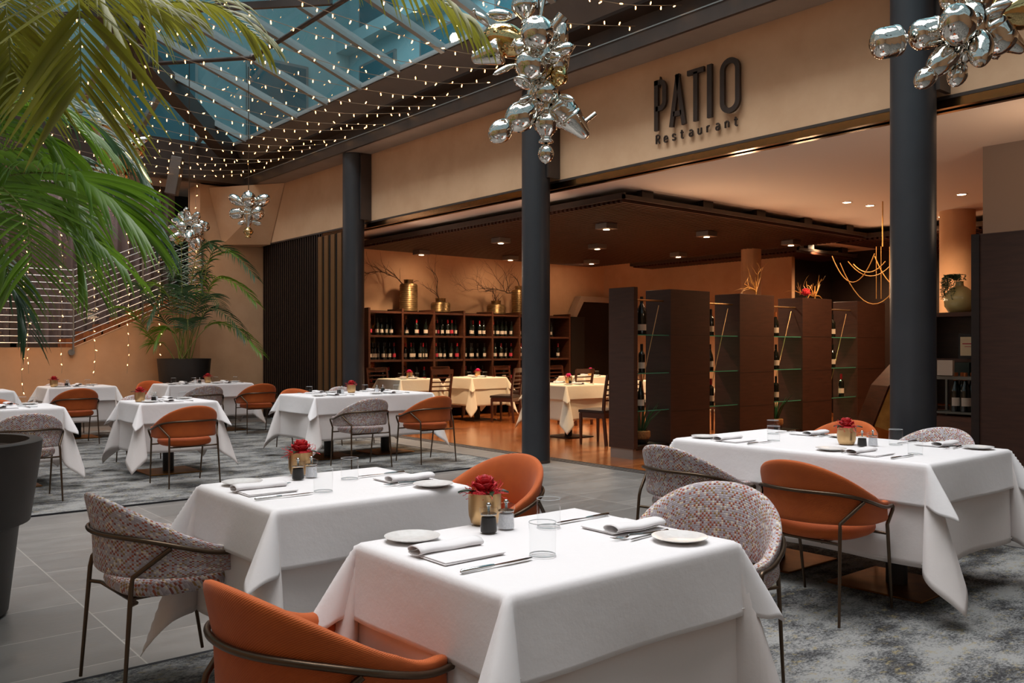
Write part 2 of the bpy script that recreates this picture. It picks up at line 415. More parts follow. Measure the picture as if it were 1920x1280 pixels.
# soffit + eave beam built as a profile along Y
def along_y(prof, y0, y1):
    mb = MB(); n = len(prof)
    mb.add([(x, y0, z) for x, z in prof]+[(x, y1, z) for x, z in prof], [(i, (i+1) % n, n+(i+1) % n, n+i) for i in range(n)]+[tuple(range(n))[::-1], tuple(range(n, 2*n))]); return mb
struct('trim_4', along_y([(6.34, 4.19), (6.92, 4.19), (6.92, 4.22), (6.34, 4.22)], -4, 15.5), M['soffit'])
struct('trim_5', along_y([(6.30, 4.19), (6.34, 4.19), (6.34, 4.32), (6.50, 4.32), (6.50, 4.335), (6.30, 4.335)], -4, 15.3), M['dark_steel'])
struct('trim_6', along_y([(6.29, 4.336), (6.33, 4.336), (6.33, 4.348), (6.29, 4.348)], -4, 15.3), M['alu'])
struct('trim_7', along_y([(6.46, 4.35), (6.52, 4.35), (6.52, 4.62), (6.30, 4.66), (6.30, 4.60), (6.46, 4.56)], -4, 15.3), M['dark_steel'])
struct('trim_8', along_y([(6.03, 4.84), (6.33, 4.61), (6.36, 4.64), (6.06, 4.88)], -4, 15.3), M['grey_panel'])
# columns
CY = [11.62, 7.46, 3.15]
cols = ['dark round column beside the slatted door, farthest down the facade', 'dark round column in the middle of the restaurant front', 'thick dark round column at the right, nearest the camera']
for y, lb in zip(CY, cols):
    c = thing('column', lb, 'column', (6.50, y, 0), 0, 'dark round columns along the restaurant front')
    obj('shaft', MB().lathe([(.16, .03), (.16, 4.19)], 48), M['col'], c, True)
    obj('base_ring', MB().lathe([(.163, 0), (.163, .03), (.16, .032)], 48), M['dark_steel'], c, True)
    obj('side_channel', MB().box(.02, .195, -.19, -.155, 3.2, 4.18), M['dark_steel'], c)
# end wall (left) with stair, pier, window with curtains
YW = 15.5
def slope_z(x): return 1.30 + max(0, (x-3.54))*.46      # underside line of the stair
mb = MB()
mb.add([(-4, YW, 0), (3.54, YW, 0), (5.6, YW, 0), (5.6, YW, slope_z(5.6)), (3.54, YW, 1.30), (-4, YW, 1.30),
        (-4, YW+.1, 0), (3.54, YW+.1, 0), (5.6, YW+.1, 0), (5.6, YW+.1, slope_z(5.6)), (3.54, YW+.1, 1.30), (-4, YW+.1, 1.30)],
       [(0, 1, 4, 5), (1, 2, 3, 4), (11, 10, 7, 6), (10, 9, 8, 7), (5, 4, 10, 11), (4, 3, 9, 10), (2, 8, 9, 3)])
struct('wall_left', mb, M['wall_warm'])
struct('wall_pier', MB().box(5.6, FX+.22, YW, YW+.6, 0, 4.3), M['plaster'])
struct('wall_behind_stair', MB().box(-4, 6.9, 17.0, 17.1, 0, 5), M['black'])
struct('baseboard_left', MB().box(-4, FX, YW-.02, YW, 0, .1), M['grey_panel'])
# slanting return of the fascia at the corner
mb = MB(); mb.add([(6.69, 14.4, 4.19), (6.69, 15.49, 4.19), (5.75, 15.49, 4.15), (6.0, 15.49, 3.15), (6.69, 15.49, 3.15), (6.69, 15.0, 3.16)],
                  [(0, 1, 2), (1, 4, 3, 2), (0, 2, 3, 5), (5, 3, 4), (0, 5, 4, 1)])
struct('wall_corner_return', mb, M['plaster'])
win = MB()
for x in (-3.9, -1.6, .5, 2.75, 5.3): win.box(x, x+.09, 16.2, 16.28, 1.3, 4.2)
win.box(-4, 5.4, 16.2, 16.28, 1.3, 1.38).box(-4, 5.4, 16.2, 16.28, 4.12, 4.2)
wf = struct('window_1', win, M['dark_steel'])
obj('window_pane', MB().box(-4, 5.4, 16.235, 16.245, 1.38, 4.12), M['glass'], wf)
cu = MB(); cu.grid(300, 2, lambda u, v: (-4+u*9.4, 16.45+.05*sin(u*9.4*34)+.02*sin(u*9.4*11), 1.3+v*2.9))
tag(obj('curtain', cu, M['curtain'], None, True), 'long grey pleated curtain behind the tall windows above the stair', 'curtain')
# end beam under the glass
struct('trim_9', MB().box(-4, 6.6, 15.2, 15.5, 4.22, 4.86), M['dark_steel'])
struct('ceiling_stair', MB().box(-4, 6.9, 15.5, 17.1, 4.2, 4.3), M['soffit'])
# other enclosing walls of the atrium, behind and left of the camera
struct('wall_west', MB().box(-3.6, -3.5, -4, 15.5, 0, 4.9), M['plaster'])
struct('wall_back', MB().box(-4, 19, -4.1, -4, 0, 4.9), M['plaster'])

# restaurant room
CZ = 3.17
struct('ceiling', MB().box(FX+.22, 19, -4, 15, CZ, CZ+.1), M['ceiling_white'])
struct('wall_rear', MB().box(FX+.1, 14.4, 14.05, 14.2, 0, CZ), M['plaster'])
struct('wall_far', MB().box(14.3, 14.4, 9.2, 14.1, 0, CZ), M['plaster'])
struct('wall_far_dark', MB().box(16.0, 16.1, -4, 9.6, 0, CZ), M['wenge_dark'])
struct('wall_far_return', MB().box(14.4, 16.0, 9.4, 9.5, 0, CZ), M['wenge_dark'])
struct('wall_bulkhead', MB().box(8.58, 8.9, -4, 3.50, 0, CZ), M['grey_wall'])
# door panel of black slats beside the first column and the folded brass leaves
door = MB().box(6.78, 6.82, 13.0, 15.45, 0.02, 3.17)
dr = struct('door_1', door, M['black'])
sl = MB()
y = 13.05
while y < 15.4:
    sl.box(6.72, 6.78, y, y+.035, .02, 3.165); y += .085
obj('slat', sl, M['wenge_dark'], dr)
leaf = MB()
for i, y in enumerate((12.88, 12.66, 12.44, 12.22)):
    leaf.box(6.66, 6.92, y, y+.06, .01, 3.1)
struct('door_2', leaf, M['black'])
for y in (12.96, 12.75, 12.53, 12.31):
    obj('door_edge', MB().box(6.64, 6.70, y-.05, y+.08, .01, 3.1), M['door_brass'], bpy.data.objects['door_2'])

# glass roof
EX, EZ, SL, RX, EY = 6.04, 4.87, .36, 1.5, 15.2
HY = EY-(EX-RX)
def zr(x): return EZ+SL*(EX-x)
RZ = zr(RX)
g = MB().add([(EX, -4, EZ), (EX, EY, EZ), (RX, HY, RZ), (RX, -4, RZ)], [(0, 1, 2, 3)])
g.add([(EX, EY, EZ), (RX, HY, RZ), (RX-(EX-RX), EY, EZ)], [(0, 1, 2)])
g.add([(RX, -4, RZ), (RX, HY, RZ), (2*RX-EX, EY, EZ), (2*RX-EX, -4, EZ)], [(0, 1, 2, 3)])
roof = MB()
YR = [EY - .68 - k*.985 for k in range(19)]
for y in YR:
    t = min(1, (EY-y)/(EX-RX)); a = Vector((EX, y, EZ+.0)); b = Vector((EX-t*(EX-RX), y, EZ+SL*t*(EX-RX)))
    roof.bar(a, b, .075, .10)
    a2 = Vector((2*RX-a.x, y, a.z)); b2 = Vector((2*RX-b.x, y, b.z)); roof.bar(a2, b2, .075, .10)
for k in range(-4, 5):
    x = RX+k*.985; t = (EX-RX)-abs(x-RX)
    roof.bar((x, EY, EZ), (x, EY-t, EZ+SL*t), .075, .10)
ws = struct('window_2', g, M['roofglass'])
obj('rafter', roof, M['alu'], ws)
fr = MB().bar((EX, -4, EZ+.01), (EX, EY, EZ+.01), .05, .06)
obj('glazing_frame', fr, M['alu'], ws)
bm_ = MB()
bm_.bar((EX+.05, EY+.05, EZ-.17), (RX, HY, RZ-.17), .22, .30)
bm_.bar((2*RX-EX, EY, EZ-.17), (RX, HY, RZ-.17), .22, .30)
bm_.bar((RX, HY, RZ-.15), (RX, -4, RZ-.15), .16, .26)
struct('trim_10', bm_, M['dark_steel'])
pz = lambda x: zr(x)-.17
tb = MB()
tb.tube([(4.75, 11.2, pz(4.75)), (4.75, -4, pz(4.75))], .03, 10)
tb.tube([(4.75, 11.2, pz(4.75)), (4.0, 13.1, pz(4.1))], .028, 10)
tb.ball((4.75, 11.2, pz(4.75)), .05)
tb.bar((3.9, 13.6, 5.32), (3.1, 9.6, 5.75), .10, .12)
tb.bar((2.6, 12.4, 5.55), (4.7, 8.9, 5.2), .05, .08)
struct('trim_11', tb, M['dark_steel'])

# building outside, above the restaurant roof
ob = thing('neighbouring_building', 'pale blue-grey building with tall windows seen through the glass roof', 'building', (10.5, 7, 4.9))
obj('wall', MB().box(0, .4, -12, 14, 0, 12).box(-14, 0, 12, 12.4, 0, 12), M['outer_wall'], ob)
for i in range(9):
    for j in range(3):
        f = obj('window_frame', MB().box(-.06, 0, -11+i*2.6, -9.4+i*2.6, .6+j*3.3, 3.1+j*3.3), M['alu'], ob)
        obj('window_glass', MB().box(-.075, -.06, -10.93+i*2.6, -9.47+i*2.6, .67+j*3.3, 3.03+j*3.3), M['outer_glass'], f)
for i in range(5):
    f = obj('window_frame', MB().box(-13+i*2.6, -11.5+i*2.6, 11.94, 12, .4, 3.0), M['alu'], ob)
    obj('window_glass', MB().box(-12.93+i*2.6, -11.57+i*2.6, 11.925, 11.94, .47, 2.93), M['outer_glass'], f)
obj('ledge', MB().box(-.35, 0, -12, 12, 3.5, 3.8).box(-.35, 0, -12, 12, 6.8, 7.1), M['outer_wall'], ob)

# ------------------------------------------------------------------ sign
def stroke(mb, pts, wd, z0, z1, closed=False, m=None):
    P = [Vector((p[0], p[1])) for p in pts]; n = len(P); L = []; R = []
    for i in range(n):
        if closed: a = (P[i]-P[i-1]).normalized(); b = (P[(i+1) % n]-P[i]).normalized()
        else:
            a = (P[i]-P[i-1]).normalized() if i else (P[1]-P[0]).normalized()
            b = (P[i+1]-P[i]).normalized() if i < n-1 else a
        na, nb = Vector((-a.y, a.x)), Vector((-b.y, b.x)); q = (na+nb)
        q = q.normalized() if q.length > 1e-6 else na
        k = wd/2/max(.45, q.dot(na)); L.append(P[i]+q*k); R.append(P[i]-q*k)
    for i in range(n if closed else n-1):
        j = (i+1) % n; mb.prism([tuple(L[i]), tuple(R[i]), tuple(R[j]), tuple(L[j])], z0, z1, m)
def arc(cx, cy, rx, ry, a0, a1, n=12): return [(cx+rx*cos(radians(a0+(a1-a0)*i/n)), cy+ry*sin(radians(a0+(a1-a0)*i/n))) for i in range(n+1)]
SG = thing('restaurant_sign', 'dark bronze raised letters PATIO above smaller Restaurant on the beige fascia', 'sign', (FX, 5.83, 3.455))
def glyph(name, x, y, sx, sy, strokes, wd, depth=.028, off=.03):
    mb = MB(); m = Matrix(((0, 0, -1, 0), (-1, 0, 0, 0), (0, 1, 0, 0), (0, 0, 0, 1)))
    for st in strokes:
        cl = st[0] == 'c'; pts = [(x+p[0]*sx, y+p[1]*sy) for p in (st[1] if cl else st)]
        stroke(mb, pts, wd, off, off+depth, cl, m)
    return obj(name, mb, M['signmetal'], SG)
H = .50; W = .049
glyph('letter_p', 0, 0, 1, 1, [[(.025, 0), (.025, H)], [(.0, H-.0245), (.07, H-.0245)]+arc(.07, H-.095, .06, .0705, 90, 0, 8)+arc(.07, .275, .06, .06, 0, -90, 8)+[(.02, .215)]], W)
glyph('letter_a', .195, 0, 1, 1, [[(.022, 0), (.105, H)], [(.095, H), (.178, 0)], [(.05, .12), (.15, .12)]], W)
glyph('letter_t', .415, 0, 1, 1, [[(0, H-.0245), (.20, H-.0245)], [(.10, 0), (.10, H-.03)]], W)
glyph('letter_i', .655, 0, 1, 1, [[(.025, 0), (.025, H)]], W+.006)
glyph('letter_o', .80, 0, 1, 1, [('c', arc(.11, H-.105, .085, .085, 180, 0, 12)+arc(.11, .105, .085, .085, 0, -180, 12))], W)
sm = {
 'R': [[(0, 0), (0, 1)], [(0, 1), (.3, 1), (.45, .86), (.45, .68), (.3, .53), (0, .53)], [(.22, .53), (.47, 0)]],
 'e': [[(0, .36), (.42, .36), (.42, .5), (.3, .68), (.12, .68), (0, .54), (0, .14), (.12, 0), (.3, 0), (.42, .12)]],
 's': [[(.4, .56), (.28, .68), (.1, .68), (0, .55), (.06, .4), (.36, .28), (.4, .12), (.28, 0), (.1, 0), (0, .12)]],
 't': [[(.1, .95), (.1, .12), (.2, 0), (.34, 0)], [(-.06, .66), (.32, .66)]],
 'a': [[(.02, .6), (.12, .68), (.3, .68), (.42, .55), (.42, 0)], [(.42, .38), (.12, .38), (0, .27), (0, .12), (.1, 0), (.26, 0), (.42, .12)]],
 'u': [[(0, .68), (0, .14), (.12, 0), (.3, 0), (.42, .14)], [(.42, .68), (.42, 0)]],
 'r': [[(0, 0), (0, .68)], [(0, .46), (.12, .66), (.3, .68)]],
 'n': [[(0, 0), (0, .68)], [(0, .5), (.14, .68), (.3, .68), (.42, .54), (.42, 0)]]}
for i, ch in enumerate('Restaurant'):
    glyph('letter_'+ch.lower(), .005+i*.1045, -.125, .085, .085, sm[ch], .0125, .016, .018)

# ------------------------------------------------------------------ slatted ceiling panels and downlights
def slat_panel(name, label, x0, x1, y0, y1, z, pitch=.08):
    t = thing(name, label, 'ceiling panel', (x0, y0, z), 0, 'dark slatted ceiling panels in the restaurant')
    W_, D_ = x1-x0, y1-y0
    mb = MB(); y = .02
    while y < D_-.02: mb.box(0, W_, y, y+.04, 0, .06); y += pitch
    obj('slat', mb, M['slat'], t)
    obj('backing', MB().box(.02, W_-.02, .02, D_-.02, .062, .068), M['black'], t)
    obj('rim', MB().box(-.05, W_+.05, -.05, -.02, .03, .08).box(-.05, W_+.05, D_+.02, D_+.05, .03, .10).box(-.05, -.02, -.05, D_+.05, .03, .10).box(W_+.02, W_+.05, -.05, D_+.05, .03, .10), M['dark_steel'], t)
    hg = MB()
    for k in range(int(W_/1.2)+1): hg.box(.3+k*1.15, .5+k*1.15, -.02, .06, .066, CZ-z).box(.3+k*1.15, .5+k*1.15, D_-.1, D_, .066, CZ-z)
    obj('hanger', hg, M['wenge_dark'], t)
slat_panel('slatted_ceiling_panel', 'large dark wooden slatted ceiling panel over the dining tables', 7.5, 13.1, 7.05, 13.3, 3.0)
slat_panel('slatted_ceiling_panel', 'narrow dark slatted ceiling panel deep behind the wine partitions', 13.7, 15.6, 9.6-.9, 12.6, 2.98)
slat_panel('slatted_ceiling_panel', 'dark slatted ceiling panel near the hanging cables, left of the thick column', 13.0, 15.8, 4.3, 7.6, 2.98)
def fixture(label):
    t = thing('ceiling_spotlight', label, 'spotlight', (0, 0, 0))
    bevel(obj('housing', MB().box(-.11, .11, -.11, .11, -.075, 0), M['plinth'], t), .006)
    obj('lens', MB().lathe([(.045, -.078), (.045, -.074)], 20), M['lampdisc'], t)
    obj('trim_ring', MB().lathe([(.046, -.076), (.058, -.076), (.058, -.082), (.046, -.082), (.046, -.076)], 20), M['chrome'], t)
    return t
FXP = Proto(fixture('x'))
spots = [(790, 477, 'left of the middle column, nearest the wall'), (939, 455, 'front one left of the middle column'), (957, 487, 'rear one left of the middle column'),
         (1137, 429, 'nearest the front corner of the panel'), (1120, 466, 'just right of the middle column'), (1109, 494, 'small, at the far edge of the panel'),
         (1325, 443, 'right of the panel centre'), (1272, 481, 'above the first wine partition'), (1483, 459, 'towards the right end of the panel')]
for px, py, d_ in spots:
    d = (3.0-CAMH-.07)*FPX/(HZ-py); p = at(px, py, d)
    x, y = min(12.8, max(7.7, p.x)), min(13.1, max(7.2, p.y))
    FXP.place((x, y, 3.0), 0, 'square lit ceiling spotlight on the slatted panel, '+d_, 'square spotlights under the slatted ceiling')
    spot('spot_lamp', (x, y, 2.90), 215, (1, .71, .45), 125, .7, .05)
for px, py, d_ in ((1575, 493, 'left'), (1648, 498, 'right')):
    p = at(px, py, (2.98-CAMH-.07)*FPX/(HZ-py)); x = min(15.5, p.x)
    FXP.place((x, min(7.4, max(4.5, p.y)), 2.98), 0, d_+' square lit spotlight on the panel above the hanging cables', 'square spotlights under the slatted ceiling')
rc = thing('recessed_downlight', 'x', 'downlight'); obj('lens', MB().lathe([(.05, -.004), (.05, 0)], 24), M['lampdisc'], rc)
obj('trim_ring', MB().lathe([(.05, -.006), (.065, -.006), (.065, 0), (.05, 0), (.05, -.006)], 24), M['ceiling_white'], rc)
RCP = Proto(rc)
for px, py, d_ in ((1588, 379, 'front left one of the pair left of the thick column'), (1631, 385, 'rear right one of the pair left of the thick column'), (1803, 364, 'front one, right of the thick column'),
                   (1767, 406, 'middle one, just right of the thick column'), (1791, 430, 'rear one, right of the thick column'), (1531, 456, 'between the two slatted panels, on the left'), (1610, 457, 'between the two slatted panels, in the middle'), (1660, 453, 'between the two slatted panels, on the right')):
    p = at(px, py, (CZ-CAMH)*FPX/(HZ-py)); RCP.place((p.x, p.y, CZ), 0, 'round recessed white ceiling downlight, '+d_, 'round recessed downlights in the white ceiling')
    spot('downlight_lamp', (p.x, p.y, CZ-.03), 130, (1, .66, .38), 150, .8, .05)
# warm spots without fixtures, aimed at the rear wall
for x, y in ((9.0, 13.1), (10.9, 13.1), (12.6, 12.6)): spot('rear_wall_spot', (x, y, 2.95), 24, (1, .68, .42), 130, .9, .06, (x, 14.1, 1.6))
# added unseen spots above the partitions, filling in light on the white ceiling
for x, y in ((8.5, 7.1), (9.9, 7.1), (11.4, 7.1), (12.9, 7.1)): spot('ceiling_fill_spot', (x, y, 2.12), 34, (1, .66, .40), 150, 1, .15, (x-.6, y-2.2, 3.2))
spot('ceiling_fill_spot', (7.5, 2.2, 2.3), 36, (1, .68, .44), 160, 1, .2, (7.6, 3.6, 3.2))  # another added ceiling fill, no lamp body, above the tall cabinet

spot('ceiling_strip_fill', (6.80, 7.7, 2.5), 16, (1, .74, .56), 140, 1, .08, (7.15, 9.3, 3.17))  # added spot with no fixture, brightens the ceiling strip behind the fascia
spot('ceiling_strip_fill', (6.80, 11.3, 2.5), 16, (1, .74, .56), 140, 1, .08, (7.15, 10.0, 3.17))  # second added fill for that strip, also without a fixture
# ------------------------------------------------------------------ wine rack on the rear wall
RX0, RY, PIT, NB = 7.84, 13.45, .69, 7
rk = thing('wine_rack', 'long dark wooden wine rack with open square bays along the rear wall', 'wine rack', (RX0, RY, 0))
obj('back_panel', MB().box(0, NB*PIT, .50, .52, .0, 1.98), M['wenge_dark'], rk)
for k in range(NB+1): obj('upright', MB().box(k*PIT-.02, k*PIT+.02, 0, .50, 0, 2.0), M['walnut'], rk)
SZ = [.18, .62, 1.06, 1.50, 1.93]
for z in SZ: obj('shelf', MB().box(0, NB*PIT, .01, .49, z-.018, z+.018), M['walnut'], rk)
mirror = mat('mirror_back', srgb(200, 150, 110), .05, 1)
for k in range(NB): obj('mirror', MB().box(k*PIT+.24, k*PIT+.40, .485, .497, .2, 1.9), mirror, rk)
tag(obj('dark_door_panel', MB().box(12.75, 13.15, 13.5, 13.55, 0, 1.95), M['black']), 'narrow black panel at the right end of the wine rack', 'panel')
pt = thing('faceted_portal', 'dark glossy niche with a slanting top corner beyond the wine rack', 'niche', (0, 0, 0))
mp = Matrix(((1, 0, 0, 0), (0, 0, -1, 0), (0, 1, 0, 0), (0, 0, 0, 1)))
obj('frame', MB().prism([(13.1, 0), (13.1, 2.0), (13.35, 2.42), (14.28, 2.42), (14.28, 2.3), (13.42, 2.3), (13.2, 1.95), (13.2, 0)], -14.0, -13.8, mp), M['soffit'], pt)
obj('dark_glass', MB().prism([(13.2, .02), (13.2, 1.95), (13.42, 2.3), (14.28, 2.3), (14.28, .02)], -13.95, -13.88, mp), M['blackgloss'], pt)
# bottles
def bottle(style, lab='label_white', foil='foil_black', nm='wine_bottle'):
    t = thing(nm, 'x', 'bottle')
    if style == 'bord': pr = [(.036, 0), (.037, .01), (.037, .19), (.034, .205), (.016, .225), (.0145, .235), (.0145, .30), (.016, .302)]
    elif style == 'burg': pr = [(.040, 0), (.041, .01), (.041, .14), (.036, .175), (.020, .22), (.0145, .25), (.0145, .30), (.016, .302)]
    else: pr = [(.050, 0), (.052, .01), (.052, .22), (.046, .27), (.022, .32), (.017, .34), (.017, .40), (.019, .402)]
    k = pr[2][0]+.0006; zz = pr[-1][1]
    obj('glass_body', MB().lathe(pr+[(0.0001, zz)], 16), M['bottle'], t, True)
    obj('label', MB().grid(9, 2, lambda u, v: (k*cos(pi+(u-.5)*2.4+.9), k*sin(pi+(u-.5)*2.4+.9), .045+.065*v)), M[lab], t, True)
    obj('foil_cap', MB().lathe([(pr[-2][0]+.0012, zz-.07), (pr[-2][0]+.0012, zz+.002), (.0001, zz+.003)], 12), M[foil], t, True)
    return Proto(t)
BT = [bottle('bord'), bottle('burg'), bottle('bord', 'label_white', 'foil_red'), bottle('burg', 'label_red', 'foil_red')]
BD = ['slim black-capped wine bottle', 'round-shouldered black-capped wine bottle', 'slim red-capped wine bottle', 'crimson-labelled wine bottle']
ordn = ['leftmost', 'second', 'third', 'fourth', 'fifth', 'sixth', 'seventh', 'eighth']
BG = 'wine bottles in the rack on the rear wall'
rowname = {3: 'upper shelf', 2: 'middle shelf', 1: 'low shelf'}
rnd = random.Random(3)
counts = {(0, 3): 5, (0, 2): 8, (1, 3): 5, (1, 2): 7, (2, 3): 6, (2, 2): 5, (3, 3): 5, (3, 2): 5, (4, 3): 5, (4, 2): 6, (5, 3): 3, (5, 2): 3, (6, 3): 1, (6, 2): 2, (1, 1): 3, (3, 1): 4, (4, 1): 3, (0, 1): 3}
for (b, r), n in counts.items():
    xs = [(i+.5)/n*(PIT-.12)+.06+rnd.uniform(-.015, .015) for i in range(n)]
    for i, x in enumerate(xs):
        k = rnd.choice([0, 0, 1, 1, 2, 3]) if b else rnd.choice([3, 1, 3, 0])
        p = (RX0+b*PIT+x, RY+.08+rnd.uniform(0, .16), SZ[r]+.018)
        BT[k].place(p, rnd.uniform(-.9, .9), '%s, %s on the %s of the %s rack bay' % (BD[k], ordn[i] if n > 1 else 'alone', rowname[r], ordn[b].replace('leftmost', 'first')), BG)

# vases on the rack
def twig(mb, p, d, L, r, depth, rnd, curl=.6):
    pts = [Vector(p)]; dd = Vector(d).normalized(); n = max(4, int(L/.05)); rs = [r]
    for i in range(n):
        dd = (dd+Vector((rnd.uniform(-1, 1), rnd.uniform(-.5, .5), rnd.uniform(-1, 1)))*curl*.55).normalized()
        pts.append(pts[-1]+dd*L/n); rs.append(r*(1-.75*(i+1)/n))
        if depth > 0 and rnd.random() < .42:
            twig(mb, pts[-1], (dd+Vector((rnd.uniform(-1, 1), rnd.uniform(-.5, .5), rnd.uniform(-.4, 1)))*.9), L*.5, rs[-1]*.7, depth-1, rnd, curl)
    mb.tube(pts, rs, 5)
def gold_vase(loc, r, h, label, dirs, seed):
    t = thing('gold_vase', label, 'vase', loc, 0, 'gold vases on top of the wine rack')
    pr = [(r*.8, 0), (r, .02)]
    nb = int(h/.04)
    for i in range(nb): pr += [(r*1.0, .02+(i+.1)*(h-.04)/nb), (r*.96, .02+(i+.95)*(h-.04)/nb)]
    pr += [(r*.9, h), (r*.5, h+.01), (r*.5, h+.07), (r*.56, h+.08), (r*.44, h+.08), (r*.44, h-.1)]
    obj('body', MB().lathe(pr, 28), M['goldvase'], t, True)
    b = thing('twisted_branch', 'bare twisted branches in the '+label, 'branch', loc, 0, 'twisted branches in the gold vases')
    mb = MB(); rn = random.Random(seed)
    for d, L in dirs: twig(mb, (0, 0, h-.05), d, L, .012, 2, rn)
    mb.v = [(p, max(-.3, min(.3, q)), min(3.12-1.95, max(h-.08, c))) for p, q, c in mb.v]
    obj('twigs', mb, M['twig'], b, True)
def rack_pt(px, y=RY+.25): # x on the rack's top for an image column
    t = (px-960)/FPX; d = y/(FW[1]+t*RT[1]); return d*(FW[0]+t*RT[0])
gold_vase((rack_pt(766), RY+.25, 1.95), .17, .52, 'tall gold vase at the left end of the wine rack', [((-1.3, 0, .45), .95), ((.4, 0, .5), .3)], 5)
gold_vase((rack_pt(826), RY+.25, 1.95), .19, .20, 'low gold vase beside the tall vase on the rack', [((-.35, 0, 1.5), .85)], 11)
gold_vase((rack_pt(930), RY+.25, 1.95), .19, .20, 'low gold vase near the rack centre', [((-.1, 0, 1), .45), ((.5, 0, .8), .3)], 4)
gold_vase((rack_pt(974), RY+.25, 1.95), .17, .52, 'tall gold vase partly hidden by the middle column', [((-1.6, 0, .35), 1.5), ((-.3, 0, 1), .5)], 9)

# ------------------------------------------------------------------ wine partitions
PY0, PY1 = 6.89, 7.29
parts_x = [(7.50, 7.57), (8.15, 8.90), (9.52, 10.29), (10.98, 11.74), (12.46, 13.3)]
PH = 2.0
pn = ['narrow end', 'second', 'third', 'fourth', 'rightmost']
for i, (a, b) in enumerate(parts_x):
    t = thing('wine_partition', pn[i]+' dark brown partition block of the glass-shelved divider' + (', left of the column' if i == 4 else ''), 'partition', (a, PY0, 0), 0, 'dark partition blocks with glass shelves between')
    o = obj('cabinet_body', MB().box(0, b-a, 0, PY1-PY0, .12, PH), M['wenge'], t); bevel(o, .003, 1)
    obj('plinth', MB().box(.01, b-a-.01, .02, PY1-PY0-.02, 0, .12), M['plinth'], t)
    if b-a > .3:
        obj('panel_joint', MB().box(.004, b-a-.004, -.0015, 0, 1.448, 1.452).box(.004, b-a-.004, -.0015, 0, .968, .972).box(.004, b-a-.004, -.0015, 0, .528, .532), M['black'], t)
gz = [.55, .99, 1.44]
gaps = [(7.57, 8.15), (8.90, 9.52), (10.29, 10.98), (11.74, 12.46)]
gn = ['first', 'second', 'third', 'fourth']
zn = ['lowest', 'middle', 'top']
BM = bottle('mag'); BC = bottle('burg', 'label_white', 'foil_gold')
for i, (a, b) in enumerate(gaps):
    for j, z in enumerate(gz):
        t = thing('glass_shelf', '%s glass shelf in the %s gap between the dark partitions' % (zn[j], gn[i]), 'shelf', (a, PY0, z), 0, 'green glass shelves between the partitions')
        obj('pane', MB().box(0, b-a, .03, .37, 0, .010), M['shelfglass'], t)
        obj('polished_edge', MB().box(0, b-a, .026, .03, 0, .010), M['glassedge'], t)
    t = thing('display_rail', 'horizontal brass rail across the top of the %s gap between partitions' % gn[i], 'rail', (a, PY0+.12, 1.86), 0, 'brass rails between the partitions')
    obj('bar', MB().tube([(0, 0, 0), (b-a, 0, 0)], .012, 10), M['brass_pot'], t, True)
    obj('slanting_rod', MB().tube([(b-a-.02, .05, -.05), (.15, .05, -1.35)], .005, 6), M['brass_pot'], t, True)
    t = thing('bottom_shelf', 'dark bottom shelf at floor level in the %s gap between partitions' % gn[i], 'shelf', (a, PY0, 0), 0, 'dark floor shelves between the partitions')
    obj('board', MB().box(0, b-a, .03, .38, .10, .15), M['wenge_dark'], t); obj('plinth', MB().box(0, b-a, .05, .36, 0, .10), M['plinth'], t)
    bs = {0: [(2, 'M', .22), (1, 0, .22), (0, 1, .20)], 1: [(2, 0, .20), (1, 1, .18), (0, 2, .20)], 2: [(2, 'C', .24), (1, 1, .25), (0, 0, .25)], 3: [(2, 0, .26), (1, 0, .26), (0, 1, .14), (0, 2, .50)]}[i]
    for (lv, kd, fx) in bs:
        P_ = {'M': BM, 'C': BC}.get(kd) or BT[kd]
        ds = {'M': 'large magnum dark wine bottle', 'C': 'dark wine bottle with copper foil neck'}.get(kd) or BD[kd]
        s = 1.12
        P_.place((a+fx, PY0+.14, gz[lv]+.010), -.2, '%s on the %s glass shelf, %s partition gap%s' % (ds, zn[lv], gn[i], ', to the right' if fx == .50 else ''), 'wine bottles on the glass shelves', (s, s, s))
def aloe(loc, label):
    t = thing('potted_aloe', label, 'potted plant', loc, 0, 'aloe plants in pots on the floor shelves')
    obj('pot', MB().lathe([(.07, 0), (.09, .02), (.10, .10)], 20), M['pot'], t, True)
    obj('woven_band', MB().lathe([(.101, .06), (.118, .09), (.115, .15), (.10, .16), (.095, .12)], 20), M['basket'], t, True)
    rn = random.Random(int(loc[0]*100))
    for k in range(13):
        a = k*2.4; ln = rn.uniform(.26, .42); le = rn.uniform(.08, .32)
        p0 = Vector((.03*cos(a), .03*sin(a), .12)); p1 = p0+Vector((le*.35*cos(a), le*.35*sin(a), ln*.55)); p2 = p0+Vector((le*.9*cos(a), le*.9*sin(a), ln))
        obj('leaf', MB().tube([p0, (p0+p1)/2, p1, (p1+p2)/2, p2], [.012, .014, .012, .008, .001], 5), M['aloe'], t, True)
aloe((7.84, PY0+.2, .15), 'spiky aloe in a woven pot at the foot of the first partition gap')
aloe((10.6, PY0+.2, .15), 'spiky aloe in a pot at the foot of the third partition gap')
